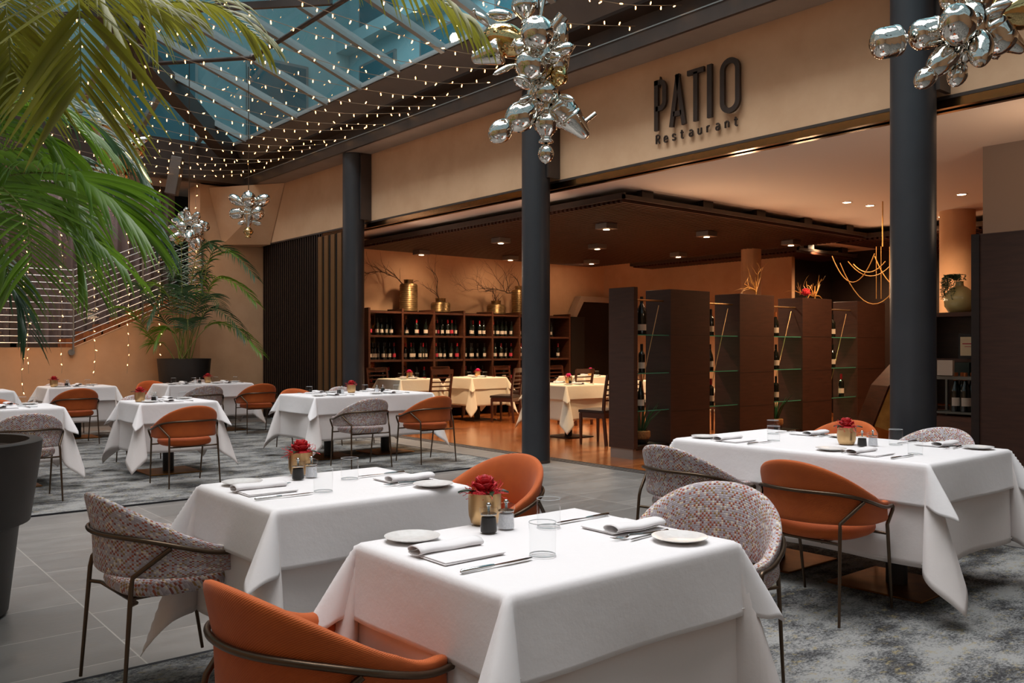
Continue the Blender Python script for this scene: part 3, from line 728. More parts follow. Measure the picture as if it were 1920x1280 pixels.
# decorations on top
for i, (x, lb) in enumerate(((10.16, 'golden curly twigs on the third partition block'), (11.62, 'golden curly twigs on the fourth partition block'))):
    t = thing('curly_twigs', lb, 'twigs', (x, PY0+.2, PH)); rn = random.Random(20+i); mb = MB()
    mb.tube([(0, 0, 0), (0, 0, .2)], .01, 5)
    for q in range(7): twig(mb, (0, 0, .05), (rn.uniform(-1, 1), rn.uniform(-.4, .4), rn.uniform(.1, .9)), rn.uniform(.25, .42), .009, 1, rn, .9)
    mb.v = [(a, b, max(0, c)) for a, b, c in mb.v]
    obj('stems', mb, M['goldtwig'], t, True)
t = thing('red_flower', 'small red flower cluster on top of the fourth partition block', 'flower', (11.3, PY0+.15, PH)); rn = random.Random(3)
mb = MB()
mb.ball(Vector((0, 0, .09)), .05, 12)
for q in range(40):
    a, e = rn.uniform(0, 6.28), rn.uniform(-.3, 1.5); mb.ball(Vector((.055*cos(a)*cos(e), .055*sin(a)*cos(e), .09+.05*sin(e))), .016, 6)
obj('petals', mb, M['redfibre'], t, True); obj('stem', MB().tube([(0, 0, 0), (0, 0, .07)], .02, 8), M['leafdark'], t)

# beige round columns inside
for x, y, r, lb in ((12.9, 9.1, .17, 'beige round column behind the third partition, deep in the restaurant'), (12.35, 5.37, .225, 'beige round column right of the thick dark column, behind the vase')):
    c = thing('interior_column', lb, 'column', (x, y, 0)); obj('shaft', MB().lathe([(r, 0), (r, CZ)], 36), M['plaster'], c, True)

# faceted wooden piece behind the thick column
t = thing('faceted_wooden_desk', 'large faceted brown wooden desk shell behind the thick dark column', 'desk', (9.98, 4.66, 0))
poly = [(-.62, 0), (-.66, .42), (-.48, .86), (-.18, 1.18), (.12, 1.30), (.5, 1.24), (.85, .95), (1.0, .5), (1.0, 0)]
md = Matrix(((.80, 0, .60, 0), (-.60, 0, .80, 0), (0, 1, 0, 0), (0, 0, 0, 1)))
obj('front_face', MB().prism(poly, -.03, .0, md), M['walnut'], t)
mb = MB()
n = len(poly)
inner = [(x*.82+.03, max(0, z*.84)) for x, z in poly]
for i in range(n-1):
    q = [(poly[i][0], poly[i][1], 0), (poly[i+1][0], poly[i+1][1], 0), (inner[i+1][0], inner[i+1][1], -.22), (inner[i][0], inner[i][1], -.22)]
    mb.add([md @ Vector(p) for p in q], [(0, 1, 2, 3)])
mb.add([md @ Vector((x, z, -.22)) for x, z in inner], [tuple(range(n))])
obj('faceted_rim', mb, M['brass'], t); obj('core', MB().prism(poly, 0, .4, md), M['walnut'], t)

# sideboard with vase, bottles and frame at the right
t = thing('display_sideboard', 'dark wooden display unit with shelves behind the thick column at right', 'sideboard', (8.7, 2.95, 0))
obj('top', MB().box(0, .5, 0, 1.3, 1.60, 1.64), M['walnut'], t); obj('upper_back', MB().box(.44, .5, 0, 1.3, .72, 1.6), M['wenge'], t)
obj('counter', MB().box(-.1, .5, 0, 1.3, .66, .70), M['walnut'], t); obj('lower_cabinet', MB().box(-.06, .5, .02, 1.28, .1, .66), M['walnut'], t)
obj('plinth', MB().box(0, .48, .04, 1.26, 0, .1), M['black'], t); obj('side_panel', MB().box(0, .5, 1.26, 1.3, .70, 1.6), M['wenge'], t)
obj('middle_shelf', MB().box(.1, .44, .02, 1.26, 1.16, 1.19), M['walnut'], t)
def px_at_y(px, x): # y on the plane X=x for an image column
    t = (px-960)/FPX; d = x/(FW[0]+t*RT[0]); return d*(FW[1]+t*RT[1])
yv = px_at_y(1799, 8.95)
t = thing('cream_vase', 'round glossy cream vase with a short neck on the display unit', 'vase', (8.95, yv, 1.64))
obj('body', MB().lathe([(.06, 0), (.10, .01), (.135, .07), (.142, .14), (.12, .21), (.07, .255), (.04, .27), (.036, .31), (.042, .315), (.03, .31), (.03, .26)], 32), M['cream_glaze'], t, True)
t = thing('trailing_plant', 'small green trailing plant hanging over the left of the cream vase', 'plant', (8.93, yv+.02, 1.64+.30)); rn = random.Random(5); mb = MB()
for k in range(30):
    a = rn.uniform(1.5, 4.2); R0 = rn.uniform(.05, .12); dn = rn.uniform(.10, .28) if a < 3.4 else .06; pts = []
    for q in range(12):
        u = q/11; r = .02+R0*min(1, u*2); pts.append(Vector((r*cos(a)+rn.uniform(-.006, .006), r*sin(a)+rn.uniform(-.006, .006), .03+.05*sin(pi*min(1, u*2)*.6)-dn*max(0, u-.35)/.65)))
    mb.tube(pts, .0025, 3)
    for q in pts[1:]:
        for _ in range(2): mb.ball(q+Vector((rn.uniform(-.012, .012), rn.uniform(-.014, .014), rn.uniform(-.008, .008))), .008, 5, (1, 1, .4))
obj('foliage', mb, M['aloe'], t)
t = thing('framed_card', 'small framed menu card leaning above the bottles at the right cabinet', 'picture frame', (8.66, px_at_y(1812, 8.66), 1.19)); 
obj('frame', MB().box(.06, .085, -.10, .10, 0, .24), M['black'], t); obj('card', MB().box(.055, .06, -.08, .08, .03, .21), M['frosty'], t)
obj('printed_lines', MB().box(.053, .055, -.05, .06, .14, .15).box(.053, .055, -.03, .04, .115, .12), M['label_red'], t)
t = tag(obj('green_box', MB().box(8.62, 8.74, px_at_y(1824, 8.7), px_at_y(1796, 8.7), 1.03, 1.155), M['greencard']), 'dark green box under the framed card', 'box')
t = thing('metal_side_stand', 'grey metal stand with open shelves in front of the display unit', 'stand', (8.45, px_at_y(1800, 8.45), 0))
mb = MB()
for x in (-.1, .12):
    for y in (-.2, .17): mb.box(x, x+.02, y, y+.02, 0, 1.0)
obj('leg_frame', mb, M['greysteel'], t); obj('top', MB().box(-.1, .14, -.2, .19, 1.0, 1.03), M['greysteel'], t); obj('shelf', MB().box(-.1, .14, -.2, .19, .68, .70), M['greysteel'], t)
k = 0
for px, z, lb in ((1792, .70, 'left of three at the foot of the stand'), (1800, .70, 'middle, in front, at the foot of the stand'), (1810, .70, 'right of three at the foot of the stand'), (1819, .70, 'beside the cabinet edge on the stand')):
    BC.place((8.42+.05*(k % 2), px_at_y(px, 8.42), z), 0, 'dark bottle with copper neck, '+lb, 'bottles beside the tall dark cabinet', (1.2, 1.2, 1.2)); k += 1
t = tag(obj('white_folder', MB().box(8.3, 8.34, px_at_y(1786, 8.3), px_at_y(1757, 8.3), 1.04, 1.18), M['label_white']), 'white paper folder standing just right of the thick column', 'folder')
t = tag(obj('low_side_cabinet', MB().box(8.22, 8.5, px_at_y(1822, 8.2), 4.2, .0, .66), M['walnut']), 'low brown cabinet below the bottles, right of the thick column', 'cabinet')
t = thing('tall_cabinet', 'tall dark brown cabinet at the right edge beside the thick column', 'cabinet', (7.2, .6, 0))
bevel(obj('body', MB().box(0, .55, 0, 2.42, .08, 2.19), M['wenge'], t), .004, 1); obj('plinth', MB().box(.02, .53, .02, 2.4, 0, .08), M['black'], t)
obj('edge_panel', MB().box(-.012, 0, 2.36, 2.42, .08, 2.19), M['wenge_dark'], t)

# looping cable pendant
t = thing('cable_pendant', 'looping pale cables hanging from the ceiling left of the thick column', 'pendant lamp', (11.2, 5.9, 0))
rn = random.Random(8)
pts0 = [(1545, 475, 12.6), (1600, 545, 12.6), (1668, 520, 12.6)]
def cat(a, b, sag, n=14):
    a, b = Vector(a), Vector(b); return [a.lerp(b, i/n)-Vector((0, 0, sag*4*(i/n)*(1-i/n))) for i in range(n+1)]
base_ = Vector((11.2, 5.9, 0))
mb = MB()
for (x0, y0, x1, y1, s) in ((1575, 493, 1700, 500, .50), (1590, 490, 1690, 470, .25), (1600, 495, 1660, 490, .12), (1560, 480, 1640, 475, .35), (1640, 480, 1720, 505, .3)):
    mb.tube([p-base_ for p in cat(at(x0, y0, 11.3), at(x1, y1, 11.0), s)], .006, 6)
for px in (1643, 1652, 1668): mb.tube([at(px, 462, 11.2)-base_, at(px, 560, 11.2)-base_], .004, 6)
obj('cable', mb, M['goldtwig'], t, True); obj('ceiling_rod', MB().tube([at(1655, 462, 11.2)-base_, Vector((at(1655, 462, 11.2).x, at(1655, 462, 11.2).y, CZ))-base_], .008, 8), M['goldtwig'], t)

# ------------------------------------------------------------------ stair and railing
st = thing('staircase', 'oak stair climbing to the right behind the steel railing', 'staircase', (0, 0, 0))
for k in range(13):
    x0 = 3.45+k*.27; z = 1.30+(k+1)*.46*.27
    if x0+.27 > 5.6: break
    obj('step', MB().box(x0, x0+.30, YW+.12, 16.18, z-.16, z+.02), M['step'], st)
obj('landing', MB().box(-3.5, 3.45, YW+.12, 16.18, 1.2, 1.30), M['step'], st)
rl = thing('stair_railing', 'long steel railing with many horizontal bars, rising along the stair', 'railing', (0, 0, 0))
YR_ = YW-.06
for k in range(12):
    z = 1.37+k*.107
    obj('rail', MB().tube([(-3.4, YR_, z), (3.52, YR_, z), (5.62, YR_, z+.96)], .0085, 7), M['rail'], rl, True)
for x in (-2.6, -1.2, .2, 1.5, 3.52, 4.6, 5.62):
    zb = 1.24+max(0, x-3.52)*.457
    obj('post', MB().box(x-.012, x+.012, YR_-.02, YR_+.02, zb, zb+1.34), M['rail'], rl)
obj('mounting_disc', MB().lathe([(.05, 0), (.05, .03)], 20, Matrix.Translation((3.50, YR_+.02, 1.22)) @ Matrix.Rotation(-pi/2, 4, 'X')), M['rail'], rl)

area('stair_fill_light', (2.0, 15.95, 4.15), 6, .3, 55, (1, .86, .78))  # added fill with no fixture, brightens the curtains behind the stair
# ------------------------------------------------------------------ rugs
for x0, x1, y0, y1, lb in ((-3, 6.25, 7.50, 14.5, 'large mottled grey rug under the rear tables'), (0.2, 6.1, -3, 3.69, 'large mottled blue-grey rug under the front tables')):
    t = thing('rug', lb, 'rug', (x0, y0, 0), 0, 'mottled grey rugs'); a, b = x1-x0, y1-y0
    obj('pile', MB().box(.02, a-.02, .02, b-.02, 0.001, .012), M['rug'], t)
    obj('binding', MB().box(0, a, 0, .02, .001, .013).box(0, a, b-.02, b, .001, .013).box(0, .02, .02, b-.02, .001, .013).box(a-.02, a, .02, b-.02, .001, .013), M['rug_edge'], t)
RZ0 = .012

# ================================================================== ARMCHAIRS
def sstep(x): x = max(0, min(1, x)); return x*x*(3-2*x)
def plan(t, off=0):
    """horseshoe plan of the shell, t -1..1, returns x, y, nx, ny"""
    s = 1 if t >= 0 else -1; a = abs(t)
    if a < .66:
        f = a/.66*pi/2; x = -.26*cos(f)**.92; y = .272*sin(f)**.95; nx, ny = -cos(f)/.26, sin(f)/.272
    else:
        u = (a-.66)/.34; x = .185*u; y = .272-.018*u*u; nx, ny = 0.06, 1
    l = sqrt(nx*nx+ny*ny); nx, ny = nx/l, ny/l
    return x+nx*off, s*(y+ny*off), nx, s*ny
def ztop(t): return .580+.215*cos(pi/2*min(1, abs(t)/.88))**1.7
def shell_mesh():
    mb = MB(); NT_, NP = 61, 18; th = .023
    loops = []
    for i in range(NT_):
        t = -1+2*i/(NT_-1); x, y, nx, ny = plan(t); zt = ztop(t); zb = .475+.012*(1-sstep((x+.26)/.3))
        e = 1.0; a = abs(t)
        endr = min(1, (1-a)/.085); k = sqrt(max(0, 1-(1-endr)**2)) if endr < 1 else 1
        k = max(k, .04); mid = (zt+zb)/2; hh = (zt-zb)/2*(.62+.38*k); lp = []
        for j in range(NP):
            q = 2*pi*j/NP; ca, sa = cos(q), sin(q)
            v = (abs(sa)**.42)*(1 if sa >= 0 else -1); h_ = (abs(ca)**.7)*(1 if ca >= 0 else -1)
            z = mid+hh*v; fr = (z-zb)/(.33)
            rear = 1-sstep((x+.26)/.34)
            lean = (.030*rear+.006)*fr*fr*.9+.012*fr - .012*sin(pi*(z-zb)/(zt-zb))
            o = th*h_*(.35+.65*k) + lean
            lp.append((x+nx*o, y+ny*o, z))
        loops.append(lp)
    P = [p for lp in loops for p in lp]; n = NP
    arcl = [0]
    for i in range(1, NT_): arcl.append(arcl[-1]+(Vector(loops[i][0])-Vector(loops[i-1][0])).length)
    per = [0]
    for j in range(1, NP+1): per.append(per[-1]+(Vector(loops[NT_//2][j % NP])-Vector(loops[NT_//2][j-1])).length)
    mb.v = P
    for i in range(NT_-1):
        for j in range(NP):
            a, b = i*n+j, i*n+(j+1) % n; c, d = (i+1)*n+(j+1) % n, (i+1)*n+j
            mb.uv[len(mb.f)] = [(arcl[i], per[j]), (arcl[i], per[j+1]), (arcl[i+1], per[j+1]), (arcl[i+1], per[j])]
            mb.f.append((a, b, c, d))
    mb.f.append(tuple(range(n))[::-1]); mb.f.append(tuple((NT_-1)*n+k for k in range(n)))
    return mb
def seat_mesh():
    mb = MB(); n = 40
    def ring(k, z):
        out = []
        for i in range(n):
            a = 2*pi*i/n; c, s_ = cos(a), sin(a); e = .72
            out.append((.01+.242*k*abs(c)**e*(1 if c > 0 else -1), .235*k*abs(s_)**e*(1 if s_ > 0 else -1), z))
        return out
    lv = [(.02, .398), (.5, .398), (.9, .402), (.975, .415), (1, .435), (.985, .455), (.93, .470), (.8, .479), (.5, .484), (.02, .486)]
    for k, z in lv: mb.v += ring(k, z)
    for i in range(len(lv)-1):
        for j in range(n):
            q = [(i*n+j), (i*n+(j+1) % n), ((i+1)*n+(j+1) % n), ((i+1)*n+j)]
            mb.uv[len(mb.f)] = [(mb.v[t][0]+(mb.v[t][2]*.6 if i < 6 else 0), mb.v[t][1]+mb.v[t][2]*.5) for t in q]; mb.f.append(tuple(q))
    mb.f.append(tuple(range(n))[::-1]); mb.f.append(tuple((len(lv)-1)*n+k for k in range(n)))
    return mb
SHELL, SEAT = mesh('shell', shell_mesh(), M['orange'], True, 70), mesh('seat', seat_mesh(), M['orange'], True, 80)
def arm_path():
    pts = []
    for i in range(41):
        t = -1+2*i/40; x, y, nx, ny = plan(t, .0)
        rear = 1-sstep((x+.26)/.4); o = .028+.008*rear
        pts.append((x+nx*o, y+ny*o, .552+.095*rear))
    a, b = pts[0], pts[-1]
    pre = [(a[0]-.008, a[1]+.022, .455), (a[0]+.002, a[1]+.010, .50), (a[0]+.008, a[1]+.002, .53), (a[0]+.006, a[1], .546)]
    post = [(b[0]+.006, b[1], .546), (b[0]+.008, b[1]-.002, .53), (b[0]+.002, b[1]-.010, .50), (b[0]-.008, b[1]-.022, .455)]
    return pre+pts+post
AP = arm_path()
def armchair(kind):
    t = thing('armchair', 'x', 'armchair'); fm = M['orange'] if kind == 'orange' else M['tweed']
    for nm, me in (('backrest', SHELL), ('seat', SEAT)):
        me2 = me.copy(); me2.materials[0] = fm
        o = bpy.data.objects.new(nm, me2); COL.objects.link(o); o.parent = t; CH.setdefault(t.name, []).append(o)
    obj('arm_rail', MB().tube(AP, .0095, 10), M['bronze'], t, True)
    for s in (-1, 1):
        e = AP[0] if s < 0 else AP[-1]
        obj('leg', MB().tube([(e[0], e[1], .455), (e[0]+.005, e[1], .42), (.245, s*.25, .012)], [.0095, .0095, .007], 10), M['bronze'], t, True)
        x, y, nx, ny = plan(s*.52, 0)
        obj('leg', MB().tube([(x+nx*.033, y+ny*.033, .600), (-.225, s*.232, .50), (-.232, s*.236, .46), (-.265, s*.25, .012)], [.0095, .0095, .0095, .007], 10), M['bronze'], t, True)
    sf = MB().tube([(.205, -.245, .40), (.205, .245, .40)], .008, 8).tube([(-.235, -.238, .40), (-.2, -.2, .395), (-.2, .2, .395), (-.235, .238, .40)], .008, 8)
    sf.tube([(-.2, -.12, .392), (.205, -.12, .392)], .008, 8).tube([(-.2, .12, .392), (.205, .12, .392)], .008, 8)
    obj('seat_frame', sf, M['bronze'], t, True)
    return Proto(t)
AO, AT = armchair('orange'), armchair('tweed'); AS = (.95, .95, .95)
GO, GT = 'orange upholstered armchairs', 'patterned tweed armchairs'
D = radians
chairs = [
 ('t', 1.13, 3.46, 3, 'patterned tweed armchair at the left, half on bare tiles, seen from behind'),
 ('o', 1.03, 1.96, 6, 'orange armchair cut off by the bottom edge, nearest the camera'),
 ('o', 2.55, 3.32, 187, 'orange armchair behind the two front tables, facing the camera'),
 ('t', 2.60, 2.05, 200, 'patterned tweed armchair facing the camera at the right end of the front table'),
 ('t', 3.95, 3.16, -3, 'patterned tweed armchair seen from behind at the left end of the long right table'),
 ('o', 3.93, 2.36, 0, 'orange armchair seen from behind at the long right table'),
 ('o', 5.74, 3.35, 182, 'orange armchair on the far side of the long right table, behind the rose'),
 ('t', 5.67, 2.67, 178, 'patterned tweed armchair on the far side of the long right table, before the thick column'),
 ('o', 2.85, 8.29, 92, 'orange armchair seen from behind at the small table left of centre'),
 ('t', 3.02, 10.05, -92, 'patterned tweed armchair on the far side of the small table left of centre'),
 ('t', 1.50, 8.22, 90, 'patterned tweed armchair seen from behind, next to the big dark planter'),
 ('o', 1.60, 10.2, -90, 'orange armchair peeking over the leftmost table behind the planter'),
 ('o', 2.90, 12.65, 92, 'orange armchair seen from behind at the table by the warm rear wall'),
 ('t', 3.12, 14.35, -88, 'patterned tweed armchair between the warm rear wall and its table'),
 ('t', 4.55, 12.52, 90, 'patterned tweed armchair seen from behind, in front of the potted palm'),
 ('o', 5.40, 12.60, 88, 'orange armchair seen from behind left of the slatted door'),
 ('o', 4.45, 14.28, -90, 'orange armchair on the far side of the table before the palm planter, left'),
 ('t', 5.25, 14.25, -90, 'patterned tweed armchair on the far side of the table before the palm planter'),
 ('o', 5.03, 10.30, -90, 'orange armchair on the far side of the middle table, before the slatted door'),
 ('t', 5.76, 10.40, -90, 'patterned tweed armchair on the far side of the middle table, at the far column foot'),
 ('t', 4.72, 8.28, 88, 'patterned tweed armchair seen from behind at the middle table, left of an orange one'),
 ('o', 5.50, 8.20, 92, 'orange armchair seen from behind at the right of the middle table'),
]
for k, x, y, a, lb in chairs:
    onrug = 0.0125
    (AO if k == 'o' else AT).place((x, y, onrug), D(a), lb, GO if k == 'o' else GT, AS)

# ================================================================== TABLES AND CLOTHS
def cloth_mesh(hx, hy, drop, top, seed, twist=0, k=.62, fl=.05, grow=0):
    rn = random.Random(seed); ph = [rn.uniform(0, 6.28) for _ in range(8)]; hx += grow; hy += grow; R = .014
    tw = [twist+rn.uniform(-12, 12) for _ in range(4)]
    def axis(h):
        a = [-(h+drop)+drop*i/16 for i in range(16)]
        a += [-h, -h+.012, -h*.8, -h*.5, 0, h*.5, h*.8, h-.012, h]
        return a+[h+drop*(i+1)/16 for i in range(16)]
    X, Y = axis(hx), axis(hy)
    dense = lambda A: sorted(set([round(q, 5) for q in A]+[round((A[i]+A[i+1])/2, 5) for i in range(len(A)-1) if A[i+1]-A[i] > .05]))
    X, Y = dense(X), dense(Y)
    def arcd(s):
        if s <= 0: return 0, 0
        if s < R*pi/2: return R*sin(s/R), R*(1-cos(s/R))
        return R, R+s-R*pi/2
    def f(u, v):
        sx = 1 if u >= 0 else -1; sy = 1 if v >= 0 else -1; dx, dy = abs(u)-hx, abs(v)-hy
        if dx <= 0 and dy <= 0: return (u, v, top)
        if dx > 0 and dy <= 0:
            o, d = arcd(dx); e = abs(v)/hy
            o += fl*d+.05*d*sin(v*7+ph[0 if sx > 0 else 1])*(1-e**4)*min(1, d/.2)
            return (sx*(hx+o), v, top-d)
        if dy > 0 and dx <= 0:
            o, d = arcd(dy); e = abs(u)/hx
            o += fl*d+.05*d*sin(u*7+ph[2 if sy > 0 else 3])*(1-e**4)*min(1, d/.2)
            return (u, sy*(hy+o), top-d)
        r = sqrt(dx*dx+dy*dy); p = math.atan2(dy, dx); o, d = arcd(r)
        pp = p if p < pi/4 else pi/2-p
        q = pp*k*(1-.12*(pp/(pi/4))**4)
        T = D(45+tw[(sx > 0)*2+(sy > 0)]); DX, DY = cos(T), sin(T)
        lat = d*sin(q); dn = d*cos(q)
        sgn = 1 if p < pi/4 else -1
        off = d*.17*sin(4*pp)**1 if pp < pi/4 else 0
        ox = (o+fl*dn)*cos(p)+DX*lat+sgn*DY*off; oy = (o+fl*dn)*sin(p)+DY*lat-sgn*DX*off
        return (sx*(hx+ox), sy*(hy+oy), top-dn+.006*sin(9*p+ph[4])*min(1, d/.2))
    mb = MB(); nu, nv = len(X), len(Y); mb.v = [f(u, v) for v in Y for u in X]
    for j in range(nv-1):
        for i in range(nu-1):
            mb.uv[len(mb.f)] = [(X[i], Y[j]), (X[i+1], Y[j]), (X[i+1], Y[j+1]), (X[i], Y[j+1])]
            mb.f.append((j*nu+i, j*nu+i+1, (j+1)*nu+i+1, (j+1)*nu+i))
    # stitched hem: a thin raised line a little above the edge
    hm = MB(); q = .018
    bx, by = hx+drop-q, hy+drop-q; line = []
    for a, b, c, d_ in ((-bx, -by, bx, -by), (bx, -by, bx, by), (bx, by, -bx, by), (-bx, by, -bx, -by)):
        for i in range(60): line.append(f(a+(c-a)*i/60, b+(d_-b)*i/60))
    hm.tube(line, .0016, 4, True)
    return mb, hm
def cloth(name, loc, hx, hy, drop, top, seed, label, mt, group, **kw):
    t = thing(name, label, 'tablecloth', loc, 0, group)
    mb, hm = cloth_mesh(hx, hy, drop, top, seed, **kw)
    o = obj('fabric', mb, mt, t, True, 75)
    s = o.modifiers.new('thick', 'SOLIDIFY'); s.thickness = .0022; s.offset = 1
    obj('stitched_hem', hm, M['hem'], t, True)
    return t
def table(x0, x1, y0, y1, nm, seed, bases=1, drop=.21, under=.50, lin='linen', un='linen_under', twist=0, z0=.0125, th=.745, brass=True):
    cx, cy = (x0+x1)/2, (y0+y1)/2; hx, hy = (x1-x0)/2-.028, (y1-y0)/2-.028
    t = thing('dining_table', 'pedestal table under white cloths, '+nm, 'table', (cx, cy, z0), 0, 'cloth-covered pedestal tables')
    obj('tabletop', MB().box(-hx, hx, -hy, hy, th-.035-z0, th-.006-z0), M['walnut'], t)
    if bases == 1: cs = [(0, 0)]
    elif hx > hy: cs = [(-hx/2, 0), (hx/2, 0)]
    else: cs = [(0, -hy/2), (0, hy/2)]
    for a, b in cs:
        obj('pedestal', MB().lathe([(.055, .012), (.055, th-.035-z0)], 24, cx=a, cy=b), M['black'], t, True)
        o = obj('base_plate', MB().box(a-.26, a+.26, b-.26, b+.26, 0, .010), M['brass'] if brass else M['dark_steel'], t); bevel(o, .003, 1)
    cloth('under_tablecloth', (cx, cy, 0), hx, hy, under, th-.003, seed, 'long white under-cloth of the '+nm, M[un], 'long white under-cloths', twist=twist, fl=.025, k=.44)
    cloth('tablecloth', (cx, cy, 0), hx, hy, drop, th, seed+50, 'white top cloth with short hanging sides on the '+nm, M[lin], 'white top tablecloths', twist=twist+6, fl=.10, k=.74, grow=.007)
    return cx, cy
TOP = .7475
TB = {
 'nearest front table': (1.225, 2.10, 1.505, 2.205, 1, 3),
 'second front table': (1.255, 2.11, 2.80, 3.54, 1, 5),
 'long right table': (4.15, 5.12, 1.93, 3.50, 2, 8),
 'long middle table': (4.48, 6.08, 8.88, 9.80, 2, 12),
 'small table left of centre': (2.63, 3.42, 8.93, 9.65, 1, 15),
 'table by the warm wall': (2.70, 3.60, 13.25, 13.95, 1, 18),
 'long table before the palm': (4.25, 5.55, 13.05, 13.80, 2, 21),
 'table behind the big planter': (1.10, 1.97, 8.90, 9.65, 1, 24),
 'far left cut-off table': (1.25, 2.20, 12.6, 13.35, 1, 27),
}
for nm, (x0, x1, y0, y1, b, sd) in TB.items(): table(x0, x1, y0, y1, nm, sd, b, twist={0: -30, 1: -24, 2: 22}.get(list(TB).index(nm), 0))
IT = {
 'inner table beside the rack': (7.75, 8.55, 12.3, 13.05, 31),
 'inner table left of middle column': (9.15, 9.95, 12.2, 12.95, 33),
 'inner table right of middle column': (8.34, 9.2, 8.93, 9.75, 35),
 'inner table by the dark niche': (11.0, 12.0, 11.3, 12.0, 37),
 'inner table behind the partitions': (10.6, 11.5, 8.9, 9.7, 39),
}
for nm, (x0, x1, y0, y1, sd) in IT.items(): table(x0, x1, y0, y1, nm, sd, 1, un='cream_linen', lin='cream_linen', z0=.001, th=.765, brass=False)

# ------------------------------------------------------------------ table ware prototypes
def pr_plate():
    t = thing('side_plate', 'x', 'plate'); obj('dish', MB().lathe([(.0001, .001), (.04, 0), (.045, .002), (.078, .011), (.080, .0135), (.076, .0135), (.045, .006), (.0001, .005)], 40), M['ceramic'], t, True); return Proto(t)
def pr_knife():
    t = thing('table_knife', 'x', 'knife')
    obj('handle', MB().tube([(-.115, 0, .005), (-.11, 0, .005), (-.02, 0, .005), (-.01, 0, .005)], [.002, .0055, .004, .003], 10), M['steel'], t, True)
    obj('blade', MB().prism([(-.012, -.004), (.03, -.0085), (.09, -.009), (.115, -.003), (.117, .003), (.10, .006), (-.012, .004)], .0035, .0052), M['steel'], t); return Proto(t)
def pr_fork():
    t = thing('table_fork', 'x', 'fork')
    obj('handle', MB().tube([(-.10, 0, .004), (-.095, 0, .004), (-.02, 0, .006), (.03, 0, .009)], [.002, .0055, .0028, .003], 10), M['steel'], t, True)
    mb = MB()
    mb.grid(5, 4, lambda u, v: (.028+v*.03, (u-.5)*(.008+.016*min(1, v*1.4)), .008-.004*sin(v*2)))
    for i in range(4):
        y = (i-1.5)*.0062; mb.tube([(.056, y, .005), (.072, y, .0035), (.092, y, .007)], [.0015, .0014, .0008], 5)
    obj('tines', mb, M['steel'], t, True); return Proto(t)
def pr_napkin():
    t = thing('folded_napkin', 'x', 'napkin')
    def sl(x0, x1, y0, y1, z0, z1, sk):
        return [(x0, y0), (x1, y0+sk), (x1, y1), (x0, y1-sk)], z0, z1
    mb = MB()
    for q in (sl(-.10, .095, -.08, .055, .0, .003, .004), sl(-.097, .097, -.077, .055, .0038, .0068, -.003)): mb.prism(*q)
    o = obj('flat_layers', mb, M['linen'], t); bevel(o, .0012, 2, 30)
    def roll(u, v):
        a = v*2*pi*.98-.6; r = .0165+.004*v; return (-.108+u*.205, .052+1.75*r*cos(a)+.004*sin(u*4), .0165+.66*r*sin(a)+.0015*sin(u*9))
    o = obj('rolled_fold', MB().grid(14, 22, roll), M['linen'], t, True, 80); s = o.modifiers.new('s', 'SOLIDIFY'); s.thickness = .0022
    return Proto(t)
def pr_tumbler():
    t = thing('glass_tumbler', 'x', 'glass'); obj('wall', MB().lathe([(.0001, .0008), (.034, .001), (.036, .003), (.0365, .088)], 36, cap=False), M['glass'], t, True)
    obj('base', MB().lathe([(.0335, .001), (.0355, .001), (.0358, .004), (.0338, .0045), (.0335, .001)], 36), M['rimglass'], t, True)
    obj('rim', MB().lathe([(.0359, .0872), (.0368, .0872), (.0369, .089), (.0358, .089), (.0359, .0872)], 36), M['rimglass'], t, True); return Proto(t)
M['rimglass'] = mat('glass_rim', srgb(205, 208, 210), .12, spec=.8)
def pr_mill(kind):
    t = thing('pepper_mill' if kind == 'pepper' else 'salt_mill', 'x', 'mill')
    obj('contents', MB().lathe([(.0001, .003), (.024, .003), (.0245, .01), (.0215, .046), (.0001, .048)], 24), M[kind], t, True)
    obj('glass_body', MB().lathe([(.026, 0.0005), (.0268, .01), (.0235, .05), (.0235, .0535)], 24, cap=False), M['glass'], t, True)
    obj('glass_top', MB().lathe([(.024, .057), (.027, .061), (.027, .074), (.022, .076), (.008, .0765)], 24, cap=False), M['glass'], t, True)
    obj('collar', MB().lathe([(.0236, .0535), (.0243, .0545), (.0243, .0565), (.0236, .0575)], 24), M['steel'], t, True)
    obj('knob', MB().lathe([(.004, .056), (.004, .077), (.0075, .080), (.0075, .085), (.004, .089), (.0001, .089)], 16), M['steel'], t, True); return Proto(t)
